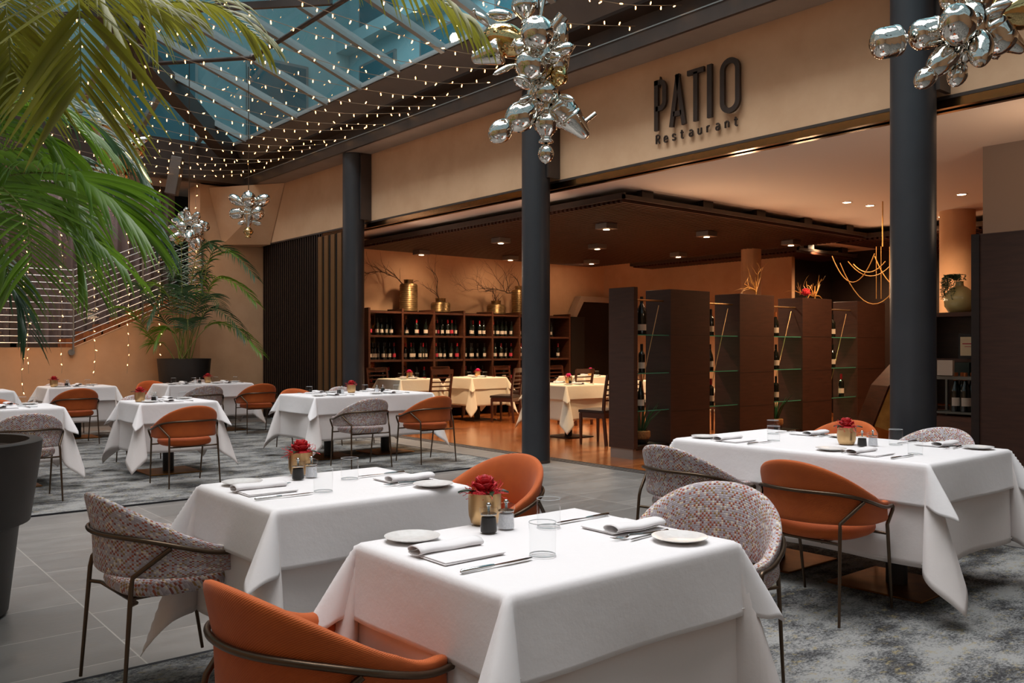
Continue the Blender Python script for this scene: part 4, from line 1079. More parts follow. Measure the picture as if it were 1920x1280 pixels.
def pr_rose(pink=False):
    t = thing('rose_pot', 'x', 'flower pot')
    obj('pot', MB().lathe([(.034, 0), (.042, .004), (.050, .028), (.0515, .05), (.0515, .098), (.0495, .098), (.0495, .05), (.04, .02), (.0001, .02)], 40), M['brass_pot'], t, True)
    rn = random.Random(4); mb = MB()
    for k in range(70):
        a = rn.uniform(0, 6.28); r0 = rn.uniform(0, .04); p = Vector((r0*cos(a), r0*sin(a), .092)); pts = [p]; d = Vector((cos(a)*.9, sin(a)*.9, rn.uniform(.2, .9)))
        for q in range(5):
            d = (d+Vector((rn.uniform(-1, 1), rn.uniform(-1, 1), rn.uniform(-.8, .6)))*.7).normalized(); p = p+d*.011; pts.append(p)
        mb.tube(pts, .0010, 3)
    mb.lathe([(.0001, .085), (.047, .088), (.04, .102), (.0001, .110)], 20)
    obj('sisal_nest', mb, M['redfibre'], t)
    rb = MB(); c0 = Vector((0, 0, .112))
    for lay, (n, r, h, lean) in enumerate(((3, .009, .052, .05), (4, .016, .052, .12), (5, .022, .047, .22), (6, .028, .038, .42))):
        for k in range(n):
            a0 = 2*pi*k/n+lay*.7
            def pet(u, v, a0=a0, r=r, h=h, lean=lean, n=n):
                a = a0+(u-.5)*(2*pi/n)*1.45; w_ = 1-.35*(abs(u-.5)*2)**2
                rr = r*(.45+.55*min(1, v*1.6))+lean*.018*v*v; z = h*v*w_ - (.006 if v > .9 and lean > .3 else 0)
                if v > .85: rr += .003*lean*4
                return (rr*cos(a), rr*sin(a), c0.z-.012+z)
            rb.grid(7, 6, pet)
    rb.ball(Vector((0, 0, .118)), .014, 10, (1, 1, 1.5))
    o = obj('rose_bloom', rb, M['pinkrose'] if pink else M['rose'], t, True); o.modifiers.new('s', 'SOLIDIFY').thickness = .0015
    lf = MB()
    for a, l in ((.4, .055), (2.5, .06), (4.2, .045), (5.4, .05)):
        d = Vector((cos(a), sin(a), .35)).normalized(); sd = d.cross(Vector((0, 0, 1))).normalized(); p = Vector((.028*cos(a), .028*sin(a), .098))
        lf.grid(5, 7, lambda u, v, p=p, d=d, sd=sd, l=l: p+d*l*v+sd*(u-.5)*.028*sin(pi*min(.98, v+.04))+Vector((0, 0, .006*abs(u-.5)*2-.02*v*v)))
        obj('leaf', lf, M['leafdark'], t, True); lf = MB()
    return Proto(t)
P_pl, P_kn, P_fk, P_np, P_gl, P_pm, P_sm, P_ro, P_rp = pr_plate(), pr_knife(), pr_fork(), pr_napkin(), pr_tumbler(), pr_mill('pepper'), pr_mill('salt'), pr_rose(), pr_rose(True)
def setting(x, y, ang, tn, who, z=TOP+.0022, sh=(0, 0), full=True):
    """x,y: table edge in front of the diner, ang: direction they face"""
    a = D(ang); f = Vector((cos(a), sin(a))); l = Vector((-sin(a), cos(a)))
    def q(u, v): p = Vector((x, y))+f*u+l*v; return (p.x, p.y, z)
    e = ', %s of the %s' % (who, tn)
    P_pl.place(q(.145, .245), a, 'small white side plate'+e, 'white side plates')
    P_np.place(q(.145, .02), a, 'folded white napkin'+e, 'folded white napkins')
    P_kn.place(q(.145, -.145), a, 'steel knife beside the napkin'+e, 'table knives')
    if full:
        P_fk.place(q(.205, .135), a-.10, 'steel fork by the plate'+e, 'table forks')
        b = P_kn.place((q(.165, .152)[0], q(.165, .152)[1], z), a+.10, 'butter knife by the plate'+e, 'butter knives', (.8, .8, .8))
    P_gl.place(q(.31, -.13), a, 'clear glass tumbler'+e, 'clear glass tumblers')
def centre(x, y, tn, z=TOP+.0022, rot=0, pink=False, mills=((-.07, -.11), (.005, -.10)), mill=True):
    (P_rp if pink else P_ro).place((x, y, z), rot, ('brass pot with a pink rose' if pink else 'brass pot with a red rose and red fibres')+' on the '+tn, 'rose pots on the tables')
    if mill:
        P_pm.place((x+mills[0][0], y+mills[0][1], z), 0, 'glass pepper mill with dark peppercorns on the '+tn, 'pepper mills')
        P_sm.place((x+mills[1][0], y+mills[1][1], z), 0, 'glass mill full of white salt on the '+tn, 'salt mills')
names = list(TB)
n1 = names[0]; setting(1.225, 1.865, 0, n1, 'left side'); setting(2.10, 1.865, 180, n1, 'right side'); centre(1.67, 2.16, n1, rot=.2)
n2 = names[1]; setting(1.255, 3.16, 0, n2, 'left side'); setting(2.11, 3.12, 180, n2, 'right side'); centre(1.70, 3.50, n2, rot=1.4, mills=((-.07, -.12), (0, -.10)))
n3 = names[2]; setting(4.15, 3.12, 0, n3, 'near side, left place'); setting(4.15, 2.28, 0, n3, 'near side, right place')
setting(5.12, 3.10, 180, n3, 'far side, left place'); setting(5.12, 2.30, 180, n3, 'far side, right place'); centre(4.62, 2.62, n3, rot=2.6, mills=((-.03, -.11), (.05, -.13)))
n4 = names[3]
for x, w_ in ((4.85, 'left'), (5.60, 'right')):
    setting(x, 8.88, 90, n4, 'near side, %s place' % w_); setting(x, 9.80, -90, n4, 'far side, %s place' % w_)
centre(5.24, 9.42, n4, rot=.9, mills=((-.22, -.10), (-.16, -.06)))
P_pm.place((5.62, 9.32, TOP+.0022), 0, 'second glass pepper mill, right of the rose on the '+n4, 'pepper mills')
P_sm.place((5.55, 9.34, TOP+.0022), 0, 'second glass salt mill, right of the rose on the '+n4, 'salt mills')
n5 = names[4]; setting(3.02, 8.93, 90, n5, 'near side'); setting(3.02, 9.65, -90, n5, 'far side'); centre(2.72, 9.22, n5, rot=.3, mills=((.13, -.02), (.17, .05)))
n6 = names[5]; setting(3.15, 13.25, 90, n6, 'near side'); setting(3.15, 13.95, -90, n6, 'far side'); centre(2.82, 13.45, n6, mills=((.16, .0), (.2, .08)))
n7 = names[6]
for x, w_ in ((4.6, 'left'), (5.25, 'right')):
    setting(x, 13.05, 90, n7, 'near side, %s place' % w_); setting(x, 13.8, -90, n7, 'far side, %s place' % w_)
centre(4.98, 13.45, n7, rot=2, mills=((-.12, .02), (-.18, .04)))
n8 = names[7]; setting(1.53, 8.90, 90, n8, 'near side'); setting(1.53, 9.65, -90, n8, 'far side')
P_gl.place((1.72, 9.02, TOP+.0022), 0, 'extra clear glass tumbler, in front of the other on the '+n8, 'clear glass tumblers')
IZ = .765+.0035
inm = list(IT)
for k, (nm, (x0, x1, y0, y1, sd)) in enumerate(IT.items()):
    setting((x0+x1)/2, y0, 90, nm, 'near side', IZ, full=False); setting((x0+x1)/2, y1, -90, nm, 'far side', IZ, full=False)
    centre((x0+x1)/2+.05, (y0+y1)/2+.05, nm, IZ, k, True, mill=k in (0, 2))

# ------------------------------------------------------------------ wooden ladder-back chairs in the restaurant
def wood_chair():
    t = thing('ladder_back_chair', 'x', 'chair'); w_ = M['chairwood']
    for s in (-1, 1):
        o = obj('leg', MB().add([(.17+a*.036, s*.20+b*.036, z) for z, k in ((0, .7), (.42, 1)) for a, b in ((-.5*k, -.5*k), (.5*k, -.5*k), (.5*k, .5*k), (-.5*k, .5*k))], [(3, 2, 1, 0), (4, 5, 6, 7), (0, 1, 5, 4), (1, 2, 6, 5), (2, 3, 7, 6), (3, 0, 4, 7)]), w_, t)
        o = obj('leg', MB().bar((-.235, s*.19, 0), (-.19, s*.19, .44), .034, .036).bar((-.19, s*.19, .44), (-.205, s*.195, .62), .034, .034).bar((-.205, s*.195, .62), (-.26, s*.20, .93), .032, .030), w_, t)
    obj('seat_rail', MB().box(-.19, .18, -.21, -.185, .36, .425).box(-.19, .18, .185, .21, .36, .425).box(.16, .185, -.2, .2, .36, .425).box(-.205, -.18, -.2, .2, .36, .425), w_, t)
    mb = MB().grid(12, 12, lambda u, v: (-.205+.41*u, (-.215+.43*v), .465+.018*(1-(2*u-1)**4)*(1-(2*v-1)**4)))
    mb.box(-.205, .205, -.215, .215, .425, .466)
    bevel(obj('seat_pad', mb, M['leather'], t, True), .008, 3)
    for i, z in enumerate((.585, .655, .725, .795)):
        xx = -.20-.06*max(0, (z-.62)/.31)
        obj('back_slat', MB().grid(10, 2, lambda u, v, z=z, xx=xx: (xx-.02*sin(pi*u)+.004, -.195+.39*u, z+v*.022)).grid(10, 2, lambda u, v, z=z, xx=xx: (xx-.02*sin(pi*u)-.008, -.195+.39*u, z+v*.022)), w_, t)
    obj('top_rail', MB().grid(12, 2, lambda u, v: (-.253-.022*sin(pi*u)-.01*v+.008, -.21+.42*u, .865+v*.075)).grid(12, 2, lambda u, v: (-.253-.022*sin(pi*u)-.01*v-.012, -.21+.42*u, .865+v*.075)).bar((-.262, -.21, .94), (-.262, .21, .94), .02, .008), w_, t)
    return Proto(t)
WC = wood_chair(); GW = 'dark ladder-back chairs in the restaurant'
for x, y, a, lb in ((8.12, 11.88, 90, 'dark ladder-back chair facing away, between two inner tables left of the middle column'),
    (9.62, 11.85, 118, 'dark ladder-back chair seen from the side, just left of the middle column'),
    (8.42, 8.35, 100, 'dark ladder-back chair half hidden by the narrow end partition'),
    (10.22, 10.75, 92, 'dark ladder-back chair behind the table right of the middle column'),
    (7.95, 13.13, -90, 'dark ladder-back chair against the rack, far left bay, only its top rail showing'), (9.3, 13.13, -90, 'dark ladder-back chair against the rack, third bay, only its top rail showing'),
    (10.6, 12.9, -85, 'dark ladder-back chair against the rack beside the middle column, left of it'), (11.6, 12.5, -90, 'dark ladder-back chair behind the far restaurant table, right of the middle column'),
    (10.2, 9.2, 0, 'dark ladder-back chair glimpsed through the first partition gap'), (11.0, 8.45, 90, 'dark ladder-back chair glimpsed through the second partition gap'), (12.3, 11.7, 180, 'dark ladder-back chair beside the dark niche')):
    WC.place((x, y, 0.0005), D(a), lb, GW)

# ================================================================== CHANDELIERS OF MIRRORED GLASS
def vessel(mb, a, b, r, kind):
    a, b = Vector(a), Vector(b); L = (b-a).length; s, u, d = frame(b-a)
    m = Matrix(((s.x, u.x, d.x, a.x), (s.y, u.y, d.y, a.y), (s.z, u.z, d.z, a.z), (0, 0, 0, 1)))
    P = {'ovoid': [(.25, 0), (.35, .06), (.7, .2), (.95, .42), (1, .55), (.9, .75), (.62, .9), (.3, .98), (.001, 1)],
         'ball': [(.2, 0), (.5, .06), (.85, .25), (1, .5), (.85, .75), (.5, .93), (.25, .97), (.16, 1.0), (.001, 1.04)],
         'jar': [(.28, 0), (.3, .08), (.85, .17), (1, .24), (1, .34), (.97, .345), (.97, .36), (1, .365), (1, .62), (.97, .625), (1, .64), (.93, .80), (.6, .94), (.001, 1)],
         'urn': [(.35, 0), (.28, .12), (.55, .22), (.95, .4), (1, .5), (.86, .64), (.5, .78), (.42, .84), (.6, .92), (.55, .97), (.001, 1)],
         'cone': [(.9, 0), (1, .06), (.95, .2), (.7, .55), (.4, .9), (.2, .97), (.001, 1)],
         'rod': [(1, 0), (1, 1)]}[kind]
    # smooth the outline
    Q = []
    for i in range(len(P)-1):
        p0, p1, p2, p3 = P[max(0, i-1)], P[i], P[i+1], P[min(len(P)-1, i+2)]
        for k in range(3):
            t = k/3; c = lambda j: .5*((2*p1[j])+(-p0[j]+p2[j])*t+(2*p0[j]-5*p1[j]+4*p2[j]-p3[j])*t*t+(-p0[j]+3*p1[j]-3*p2[j]+p3[j])*t**3)
            Q.append((max(.001, c(0))*r, c(1)*L))
    Q.append((P[-1][0]*r, P[-1][1]*L))
    nseg = 28; base = len(mb.v); rib = .03 if kind in ('ovoid', 'urn', 'jar') else 0
    for (rr, z) in Q:
        for k in range(nseg):
            an = 2*pi*k/nseg; q = rr*(1+(rib*(1 if k % 2 else -1) if .3*L < z < .75*L and kind != 'jar' else 0))
            mb.v.append(tuple(m @ Vector((q*cos(an), q*sin(an), z))))
    for i in range(len(Q)-1):
        for k in range(nseg): mb.f.append((base+i*nseg+k, base+i*nseg+(k+1) % nseg, base+(i+1)*nseg+(k+1) % nseg, base+(i+1)*nseg+k))
    mb.f.append(tuple(base+k for k in range(nseg))[::-1])
    return mb
def chandelier(label, cpx, d, items, top_z, core=.09, gold=()):
    c = at(cpx[0], cpx[1], d); t = thing('glass_chandelier', label, 'chandelier', c, 0, 'clustered mirrored-glass chandeliers')
    obj('core', MB().ball((0, 0, 0), core, 20, (1, 1, 1.5)), M['silver'], t, True)
    rn = random.Random(len(items))
    if core > .085:
        for k in range(9):
            a = rn.uniform(0, 6.28); e = rn.uniform(-.5, .9); dv = Vector((cos(a)*cos(e), sin(a)*cos(e), sin(e))); L = core*rn.uniform(1.9, 2.6)
            obj('glass_vessel', vessel(MB(), dv*core*.6, dv*L, core*rn.uniform(.3, .46), rn.choice(['ball', 'urn', 'ovoid', 'jar'])), M['silver'], t, True)
    for i, (x0, y0, x1, y1, r, dz, kind) in enumerate(items):
        a, b = at(x0, y0, d+dz*.4)-c, at(x1, y1, d+dz)-c; rr = r*d/FPX
        obj('glass_vessel', vessel(MB(), a, b, rr, kind), M['goldglass'] if i in gold else M['silver'], t, True)
    top_z = EZ+SL*min(EX-c.x, EY-c.y, 4.54)-.01
    obj('suspension_rod', MB().tube([(0, 0, 0), (0, 0, top_z-c.z)], .006, 8), M['bronze'], t, True)
big = [(1024, 196, 1024, 270, 23, 0, 'urn'), (1024, 270, 1023, 306, 15, 0, 'ball'), (1006, 192, 952, 240, 27, -.05, 'ovoid'), (958, 230, 920, 262, 21, -.1, 'ball'),
       (1034, 186, 1075, 232, 28, .05, 'jar'), (1066, 218, 1102, 258, 25, .05, 'cone'), (1092, 232, 1116, 213, 4, .05, 'rod'), (1023, 150, 1023, 198, 24, 0, 'ball'), (1000, 180, 974, 190, 7, -.1, 'ball'), (1048, 180, 1076, 188, 7, -.1, 'ball'),
       (1010, 90, 978, 160, 30, -.1, 'urn'), (1000, 110, 968, 118, 9, 0, 'rod'), (990, 90, 910, 60, 30, .15, 'ball'), (940, 95, 884, 112, 25, .1, 'cone'), (1025, 60, 1052, 142, 27, .05, 'ovoid'), (1060, 120, 1036, 168, 17, 0, 'urn'),
       (1010, 92, 1004, 32, 31, -.25, 'ball'), (985, 45, 980, -25, 24, 0, 'urn'), (1035, 60, 1057, 30, 12, -.05, 'rod'), (1052, 100, 1054, 38, 13, -.05, 'ball'), (960, 30, 914, 26, 11, 0, 'ball'), (1012, 40, 1024, -30, 5, 0, 'rod'), (920, 50, 886, 18, 8, 0, 'urn'), (1060, 110, 1075, 85, 5, 0, 'rod'), (965, 120, 925, 140, 6, -.1, 'ball'), (1000, 150, 1010, 210, 18, .1, 'ovoid')]
chandelier('large silver mirrored-glass chandelier hanging in front of the middle column', (1010, 110), 5.4, big, 6.0, .10, gold=(12, 15))
rt = [(1700, 72, 1632, 86, 29, 0, 'jar'), (1775, 55, 1706, 70, 29, 0, 'jar'), (1800, 80, 1790, 12, 33, -.25, 'ball'), (1805, 72, 1742, 140, 24, -.05, 'ovoid'), (1752, 128, 1720, 162, 19, -.05, 'ball'), (1818, 70, 1803, 128, 16, 0, 'urn'), (1803, 120, 1787, 162, 18, 0, 'ball'),
      (1838, 60, 1838, 122, 23, -.2, 'ball'), (1845, 35, 1892, 96, 30, .0, 'jar'), (1880, 70, 1922, 96, 24, 0, 'cone'), (1800, 30, 1860, -25, 30, .1, 'ovoid'), (1850, 20, 1898, 4, 10, -.1, 'ball'), (1860, 30, 1965, 10, 36, .2, 'urn'), (1790, 20, 1765, -12, 14, 0, 'ball'), (1850, 60, 1870, 110, 16, .1, 'ball'), (1820, 30, 1830, -40, 22, 0, 'urn')]
chandelier('large silver mirrored-glass chandelier cut off at the top right corner', (1822, 48), 4.6, rt, 6.0, .09, gold=(12,))
def small_set(cx, cy, W_, H_, n, seed):
    rn = random.Random(seed); out = []
    for k in range(n):
        a = 2*pi*k/n+rn.uniform(-.25, .25); L = rn.uniform(.75, 1.05); kk = rn.choice(['ovoid', 'ball', 'jar', 'urn', 'ball'])
        x1, y1 = cx+cos(a)*W_/2*L, cy+sin(a)*H_/2*L; rr = rn.uniform(6, 10)
        out.append((cx+cos(a)*W_*.12, cy+sin(a)*H_*.12, x1, y1, rr, rn.uniform(-.3, .3), kk))
        out.append((cx+cos(a+.2)*W_*.05, cy+sin(a+.2)*H_*.05, cx+cos(a+.3)*W_*.28, cy+sin(a+.3)*H_*.28, rn.uniform(8, 12), rn.uniform(-.35, -.1), 'ball'))
    return out
sm1 = small_set(355, 428, 84, 80, 12, 3)
chandelier('small spiky silver glass chandelier left of its winged neighbour, by the stair', (355, 428), 12.6, sm1, 5.3, .10, gold=(3, 8, 15))
sm2 = [(466, 390, 466, 358, 14, -.1, 'ball'), (456, 385, 430, 366, 9, 0, 'ovoid'), (476, 385, 506, 368, 11, 0, 'ovoid'), (458, 398, 430, 402, 10, 0, 'jar'), (476, 395, 492, 404, 13, -.1, 'ball'), (466, 400, 466, 428, 9, 0, 'cone'), (466, 422, 465, 446, 9, 0, 'urn'), (460, 415, 446, 420, 4, -.05, 'ball'), (472, 415, 490, 420, 5, -.05, 'ball')]
chandelier('small silver glass chandelier shaped like wings, before the corner wall', (466, 396), 12.3, sm2, 5.2, .07, gold=(6,))
sg = [(225, 270, 218, 205, 28, -.1, 'ball'), (215, 255, 170, 225, 22, 0, 'ovoid'), (235, 290, 285, 350, 15, -.1, 'cone'), (225, 275, 190, 300, 18, 0, 'urn'), (240, 270, 268, 290, 20, .1, 'ball'), (228, 290, 222, 340, 17, 0, 'jar'), (215, 280, 180, 320, 12, .1, 'ball')]
chandelier('golden mirrored-glass chandelier behind the palm fronds at upper left', (226, 275), 7.5, sg, 6.2, .10, gold=tuple(range(7)))

# speaker hung from the beam
sp_ = at(328, 330, 14.8)
t = thing('hanging_speaker', 'slim grey speaker hanging below the roof beam at left', 'speaker', sp_, D(-35)); mt_ = Matrix.Rotation(D(10), 4, 'Y')
bevel(obj('cabinet', MB().box(-.09, .09, -.10, .10, -.32, .32, mt_), M['grey_panel'], t), .01, 2); obj('bracket', MB().tube([(0, 0, .2), (.12, .14, .25), (.2, .25, .25)], .014, 8), M['dark_steel'], t)

# ================================================================== FAIRY LIGHTS
bulb_me = mesh('bulb', MB().lathe([(.003, -.010), (.0052, -.014), (.0052, -.036), (.001, -.042)], 7), M['bulb'], True)
sock_me = mesh('socket', MB().lathe([(.0042, 0), (.0042, -.014)], 6), M['socket'])
def light_string(pts, label, spacing, seed, group, down=True, jit=.9, loc=None):
    rn = random.Random(seed); o0 = Vector(pts[0]); t = thing('fairy_light_string', label, 'string lights', o0, 0, group)
    P = [Vector(p)-o0 for p in pts]
    obj('wire', MB().tube(P, .003, 5), M['wire'], t)
    acc = spacing*.5; n = 0
    for i in range(len(P)-1):
        seg = P[i+1]-P[i]; L = seg.length
        while acc < L and n < 98:
            p = P[i]+seg*(acc/L); tilt = rn.gauss(0, .5)*jit; az = rn.uniform(0, 6.28)
            if rn.random() < .3: tilt += pi*.75
            b = bpy.data.objects.new('bulb', bulb_me); COL.objects.link(b); b.parent = t; b.location = p; b.rotation_euler = (tilt, 0, az)
            acc += spacing*rn.uniform(.75, 1.25); n += 1
        acc -= L
ye = [15.0-.57*k for k in range(22)]
for k, y in enumerate(ye):
    if y < 3.2: break
    zz = 4.42+random.uniform(-.03, .03); pts = []
    for i in range(33):
        x = 6.42-i*.205; pts.append((x, y+.02*sin(i*.9+k)-.006*i, 4.20+.062*(x-4.75)**2*(1 if x > 4.75 else .62)+(zz-4.373)*max(0, x-4.75)))
    light_string(pts, 'fairy light string under the glass roof, %s from the rear wall' % (['first', 'second', 'third', 'fourth', 'fifth', 'sixth', 'seventh', 'eighth', 'ninth', 'tenth', 'eleventh', 'twelfth', 'thirteenth', 'fourteenth', 'fifteenth', 'sixteenth', 'seventeenth', 'eighteenth', 'nineteenth', 'twentieth', 'twenty-first', 'twenty-second'][k]),
                 .185, k, 'fairy light strings under the glass roof')
for k, (px, yb, ytop) in enumerate(((42, 735, 330), (52, 700, 330), (115, 700, 330), (177, 705, 330), (240, 700, 330), (300, 690, 330), (368, 545, 335))):
    t_ = (px-960)/FPX; Yp = 15.30; d = Yp/(FW[1]+t_*RT[1]); a, b = at(px, ytop, d), at(px, yb, d); a.z = 4.225
    pts = [a.lerp(b, i/20)+Vector((.015*sin(i*1.3+k), 0, 0)) for i in range(21)]
    light_string(pts, 'fairy light string hanging before the stair railing, %s from the left' % ['first', 'second', 'third', 'fourth', 'fifth', 'sixth', 'seventh'][k], .17 if k != 1 else .13, 100+k, 'fairy light strings hanging by the stair', jit=1.6)

# ================================================================== PALMS
def crs(P, n=24):
    P = [Vector(p) for p in P]; out = []
    for i in range(len(P)-1):
        p0, p1, p2, p3 = P[max(0, i-1)], P[i], P[i+1], P[min(len(P)-1, i+2)]
        for k in range(n//(len(P)-1)):
            t = k/(n//(len(P)-1)); out.append(.5*((2*p1)+(-p0+p2)*t+(2*p0-5*p1+4*p2-p3)*t*t+(-p0+3*p1-3*p2+p3)*t**3))
    out.append(P[-1]); return out
def frond(parent, P, ll, wd, n, material, seed, droop=.5, start=.12, origin=None, fold=.35, stemr=.008, ymax=None):
    rn = random.Random(seed); C_ = crs(P, 40); o0 = origin or Vector((0, 0, 0)); C_ = [p-o0 for p in C_]
    mb = MB(); m_ = len(C_)
    for side in (-1, 1):
        for i in range(n):
            s = start+(1-start)*(i+rn.uniform(-.2, .2))/n; s = min(.995, max(start, s)); q = s*(m_-1); a = int(q); b = min(a+1, m_-1); p = C_[a].lerp(C_[b], q-a)
            tg = (C_[min(a+2, m_-1)]-C_[max(a-1, 0)]).normalized(); up = Vector((0, 0, 1))
            sd = tg.cross(up)
            if sd.length < .25: sd = tg.cross(Vector((.4, .9, .1)))
            sd = sd.normalized(); u2 = sd.cross(tg).normalized()
            L = ll*(.45+.55*sin(pi*min(1, .12+s*.80)))*rn.uniform(.9, 1.08)
            fwd = .55+.75*s**2
            d = (sd*side+tg*fwd+u2*fold*rn.uniform(.5, 1.2)).normalized(); pts = [p]; K = 7
            for k in range(K):
                d = (d+Vector((0, 0, -droop*(.10+.16*k/K)))+Vector((rn.uniform(-.03, .03), rn.uniform(-.03, .03), 0))).normalized(); pts.append(pts[-1]+d*L/K)
            wv = (tg*.8+u2*.55).normalized(); base = len(mb.v)
            for k, c in enumerate(pts):
                f = k/K; wdt = wd*(.35+2.2*f)*(1 if f < .25 else 0) if f < .25 else wd*(1-((f-.25)/.75)**1.8)
                wdt = max(.0008, min(wd, wdt if f >= .25 else wd*(.4+2.4*f)))
                tt = (pts[min(k+1, K)]-pts[max(k-1, 0)]).normalized(); nn = (wv-tt*wv.dot(tt)).normalized(); bn = tt.cross(nn)
                mb.v += [tuple(c-nn*wdt/2), tuple(c+bn*wdt*.16), tuple(c+nn*wdt/2)]
            for k in range(K):
                A = base+k*3; mb.f += [(A, A+1, A+4, A+3), (A+1, A+2, A+5, A+4)]
    if ymax: mb.v = [(a, min(b, ymax), c) for a, b, c in mb.v]
    fo = obj('frond', mb, material, parent, True, 80)
    obj('rachis', MB().tube(C_, [stemr*(1-.8*i/(m_-1)) for i in range(m_)], 6), M['palm_stem'], fo, True)
    return fo
# big planter and palm, front left
pc = Vector((.50, 4.95, 0)); t = thing('potted_palm', 'tall palm in a big charcoal planter at the left edge', 'potted plant', pc)
obj('planter', MB().lathe([(.30, .0), (.33, .02), (.375, .42), (.385, .44), (.425, .455), (.475, .80), (.478, .845), (.465, .85), (.42, .85), (.41, .80), (.0001, .80)], 56), M['pot'], t, True, 40)
obj('soil', MB().lathe([(.0001, .805), (.41, .805), (.41, .79)], 40), M['soil'], t)
rn = random.Random(2)
tr_ = MB()
for k in range(6):
    a = k*1.05; tr_.tube([(.10*cos(a), .10*sin(a), .8), (.09*cos(a), .09*sin(a), 1.6), (.13*cos(a+.3), .13*sin(a+.3), 2.5)], [.03, .024, .018], 8)
obj('stem', tr_, M['palm_stem'], t, True)
crown = pc+Vector((0, 0, 2.35))
def P_(*l): return [at(*q) for q in l]
crs_in = [pc+Vector((0, 0, 2.2)), pc+Vector((.1, -.1, 2.6))]
F = [  # (points after the crown, leaflet length, width, count, material, droop)
 (P_((60, -300, 3.6), (125, -160, 2.9), (146, -20, 2.6), (152, 165, 2.6)), .52, .024, 34, 'palm_olive', .25),
 (P_((-60, -200, 3.6), (-10, -140, 3.0), (10, 0, 2.8), (20, 130, 2.8)), .50, .024, 30, 'palm_olive', .35),
 (P_((-40, -100, 3.9), (60, -60, 3.8), (200, -30, 3.8), (330, 30, 3.9)), .42, .020, 34, 'palm_olive', .8),
 (P_((-120, 240, 4.3), (-20, 190, 4.3), (90, 200, 4.3), (180, 270, 4.4)), .44, .018, 34, 'palm', .9),
 (P_((-120, 330, 4.2), (0, 350, 4.2), (120, 420, 4.3), (160, 520, 4.3)), .46, .020, 34, 'palm', .8),
 (P_((100, -150, 3.9), (260, -10, 3.9), (400, 8, 4.0), (490, 75, 4.1)), .34, .020, 34, 'palm_olive', 1.0),
 (P_((300, -330, 3.7), (560, -150, 3.8), (740, -60, 3.9), (880, 40, 3.9)), .42, .020, 34, 'palm_olive', 1.3),
 (P_((-120, 350, 3.6), (40, 325, 3.3), (150, 335, 3.2), (235, 410, 3.2)), .50, .020, 40, 'palm', .7),
 (P_((-140, 330, 3.7), (-40, 330, 3.3), (40, 390, 3.0), (60, 500, 2.9)), .44, .024, 26, 'palm', .5),
 (P_((-100, 120, 4.0), (0, 60, 3.6), (30, 110, 3.3), (45, 190, 3.2)), .36, .020, 24, 'palm_olive', .6),
 (P_((-60, 180, 4.5), (80, 190, 4.8), (190, 240, 5.0), (270, 340, 5.1)), .46, .018, 34, 'palm_dark', 1.1),
 (P_((-60, 280, 4.4), (120, 300, 4.6), (240, 370, 4.8), (300, 450, 4.9)), .42, .018, 34, 'palm_dark', 1.0),
 (P_((-130, 260, 3.9), (-60, 200, 3.6), (-10, 250, 3.3), (20, 330, 3.2)), .36, .020, 24, 'palm', .6),
 (P_((-140, 390, 3.9), (-60, 400, 3.6), (0, 450, 3.4), (20, 540, 3.4)), .40, .020, 26, 'palm', .8),
 (P_((-80, 300, 4.0), (30, 280, 4.0), (110, 330, 4.0), (170, 430, 4.0)), .42, .020, 30, 'palm', .9),
 (P_((-80, -60, 4.1), (20, -90, 4.1), (60, -10, 4.1), (80, 100, 4.1)), .42, .020, 26, 'palm_olive', .7),
 (P_((-40, -120, 4.1), (120, -180, 4.2), (240, -80, 4.4), (290, 60, 4.5)), .40, .018, 28, 'palm_olive', .9),
 (P_((-40, -160, 3.8), (60, -130, 3.5), (170, -40, 3.4), (230, 90, 3.4)), .40, .022, 30, 'palm_olive', .8),
 (P_((-120, -20, 3.8), (-60, -40, 3.6), (0, 20, 3.5), (40, 150, 3.5)), .42, .022, 28, 'palm_olive', .6),
 (P_((-100, 200, 3.8), (0, 230, 3.7), (80, 260, 3.7), (140, 350, 3.7)), .40, .020, 30, 'palm', .9),
 (P_((-100, 340, 3.9), (40, 370, 3.9), (120, 400, 4.0), (230, 500, 4.0)), .40, .018, 32, 'palm', .9),
 (P_((-100, 420, 4.4), (-30, 470, 4.5), (20, 530, 4.6), (50, 620, 4.6)), .36, .018, 26, 'palm_dark', .9),
]
for i, (pp, ll, wd, n, mt_, dr_) in enumerate(F):
    frond(t, crs_in+pp, ll, wd, n, M[mt_], 40+i, dr_, .42, pc)
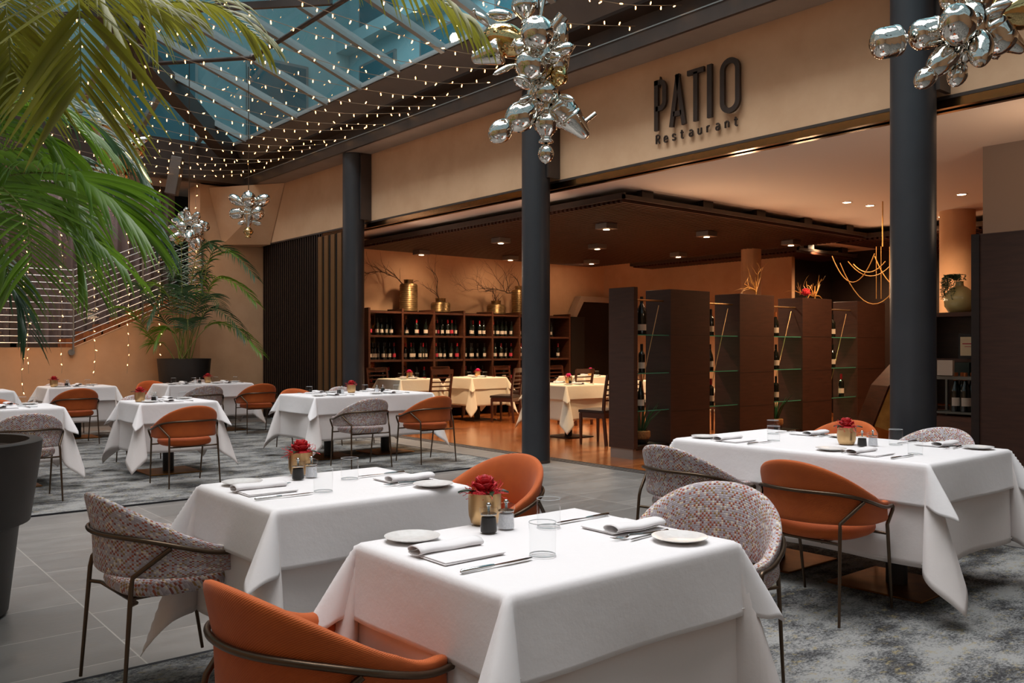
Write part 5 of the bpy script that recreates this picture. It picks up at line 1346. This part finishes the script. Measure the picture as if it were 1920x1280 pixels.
# rear palm in its planter
pc2 = Vector((5.15, 15.0, 0)); t = thing('potted_palm', 'bushy palm in a tall round dark planter in the rear corner by the slatted door', 'potted plant', pc2)
obj('planter', MB().lathe([(.33, 0), (.34, .02), (.43, 1.07), (.435, 1.11), (.40, 1.11), (.39, 1.06), (.0001, 1.06)], 48), M['pot'], t, True, 40)
obj('soil', MB().lathe([(.0001, 1.065), (.39, 1.065), (.39, 1.05)], 30), M['soil'], t)
rr_ = Vector((RT[0], RT[1], 0)); ff_ = Vector((FW[0], FW[1], 0))
B2 = [(-1.25, .05, .30, .85), (-.95, -.1, .75, 1.25), (-.75, .2, 1.1, .6), (1.3, -.3, 1.35, .95), (1.35, -.5, 1.85, 1.35), (1.15, -.4, .85, .35), (1.4, -.35, .6, .1), (.55, -.2, 1.75, 1.9), (-.15, .1, 1.5, 1.4), (-.45, -.3, 1.0, 1.2), (.3, .1, 1.35, 1.3), (.1, -.4, 1.0, 1.1), (-.6, .1, .5, .25), (.8, -.6, 1.0, .9), (-.2, .3, 1.9, 2.0), (.9, -.1, 1.6, 1.75), (.25, -.5, .6, .5)]
for i, (lx, df, zt, ze) in enumerate(B2):
    b0 = pc2+Vector((random.uniform(-.12, .12), random.uniform(-.12, .12), 1.05)); tip = pc2+rr_*lx+ff_*min(0, df)+Vector((0, 0, 1.1+ze)); mid = pc2+rr_*lx*.42+ff_*df*.3+Vector((0, 0, 1.1+zt))
    tip.y = min(tip.y, 15.1)
    frond(t, [b0, b0.lerp(mid, .55)+Vector((0, 0, .12)), mid, mid.lerp(tip, .6)+Vector((0, 0, .12)), tip], .38, .022, 24, M['palm_dark' if i % 3 else 'palm'], 80+i, .7, .3, pc2, stemr=.009, ymax=15.40-pc2.y)
# added unseen spots imitating the hanging bulbs' warmth on the wall
spot('wall_glow_fill', (2.2, 13.4, 3.6), 130, (1, .58, .26), 110, 1, .25, (2.6, 15.5, .7))
spot('wall_glow_fill', (4.6, 13.6, 3.9), 60, (1, .62, .32), 100, 1, .25, (5.2, 15.5, 1.0))
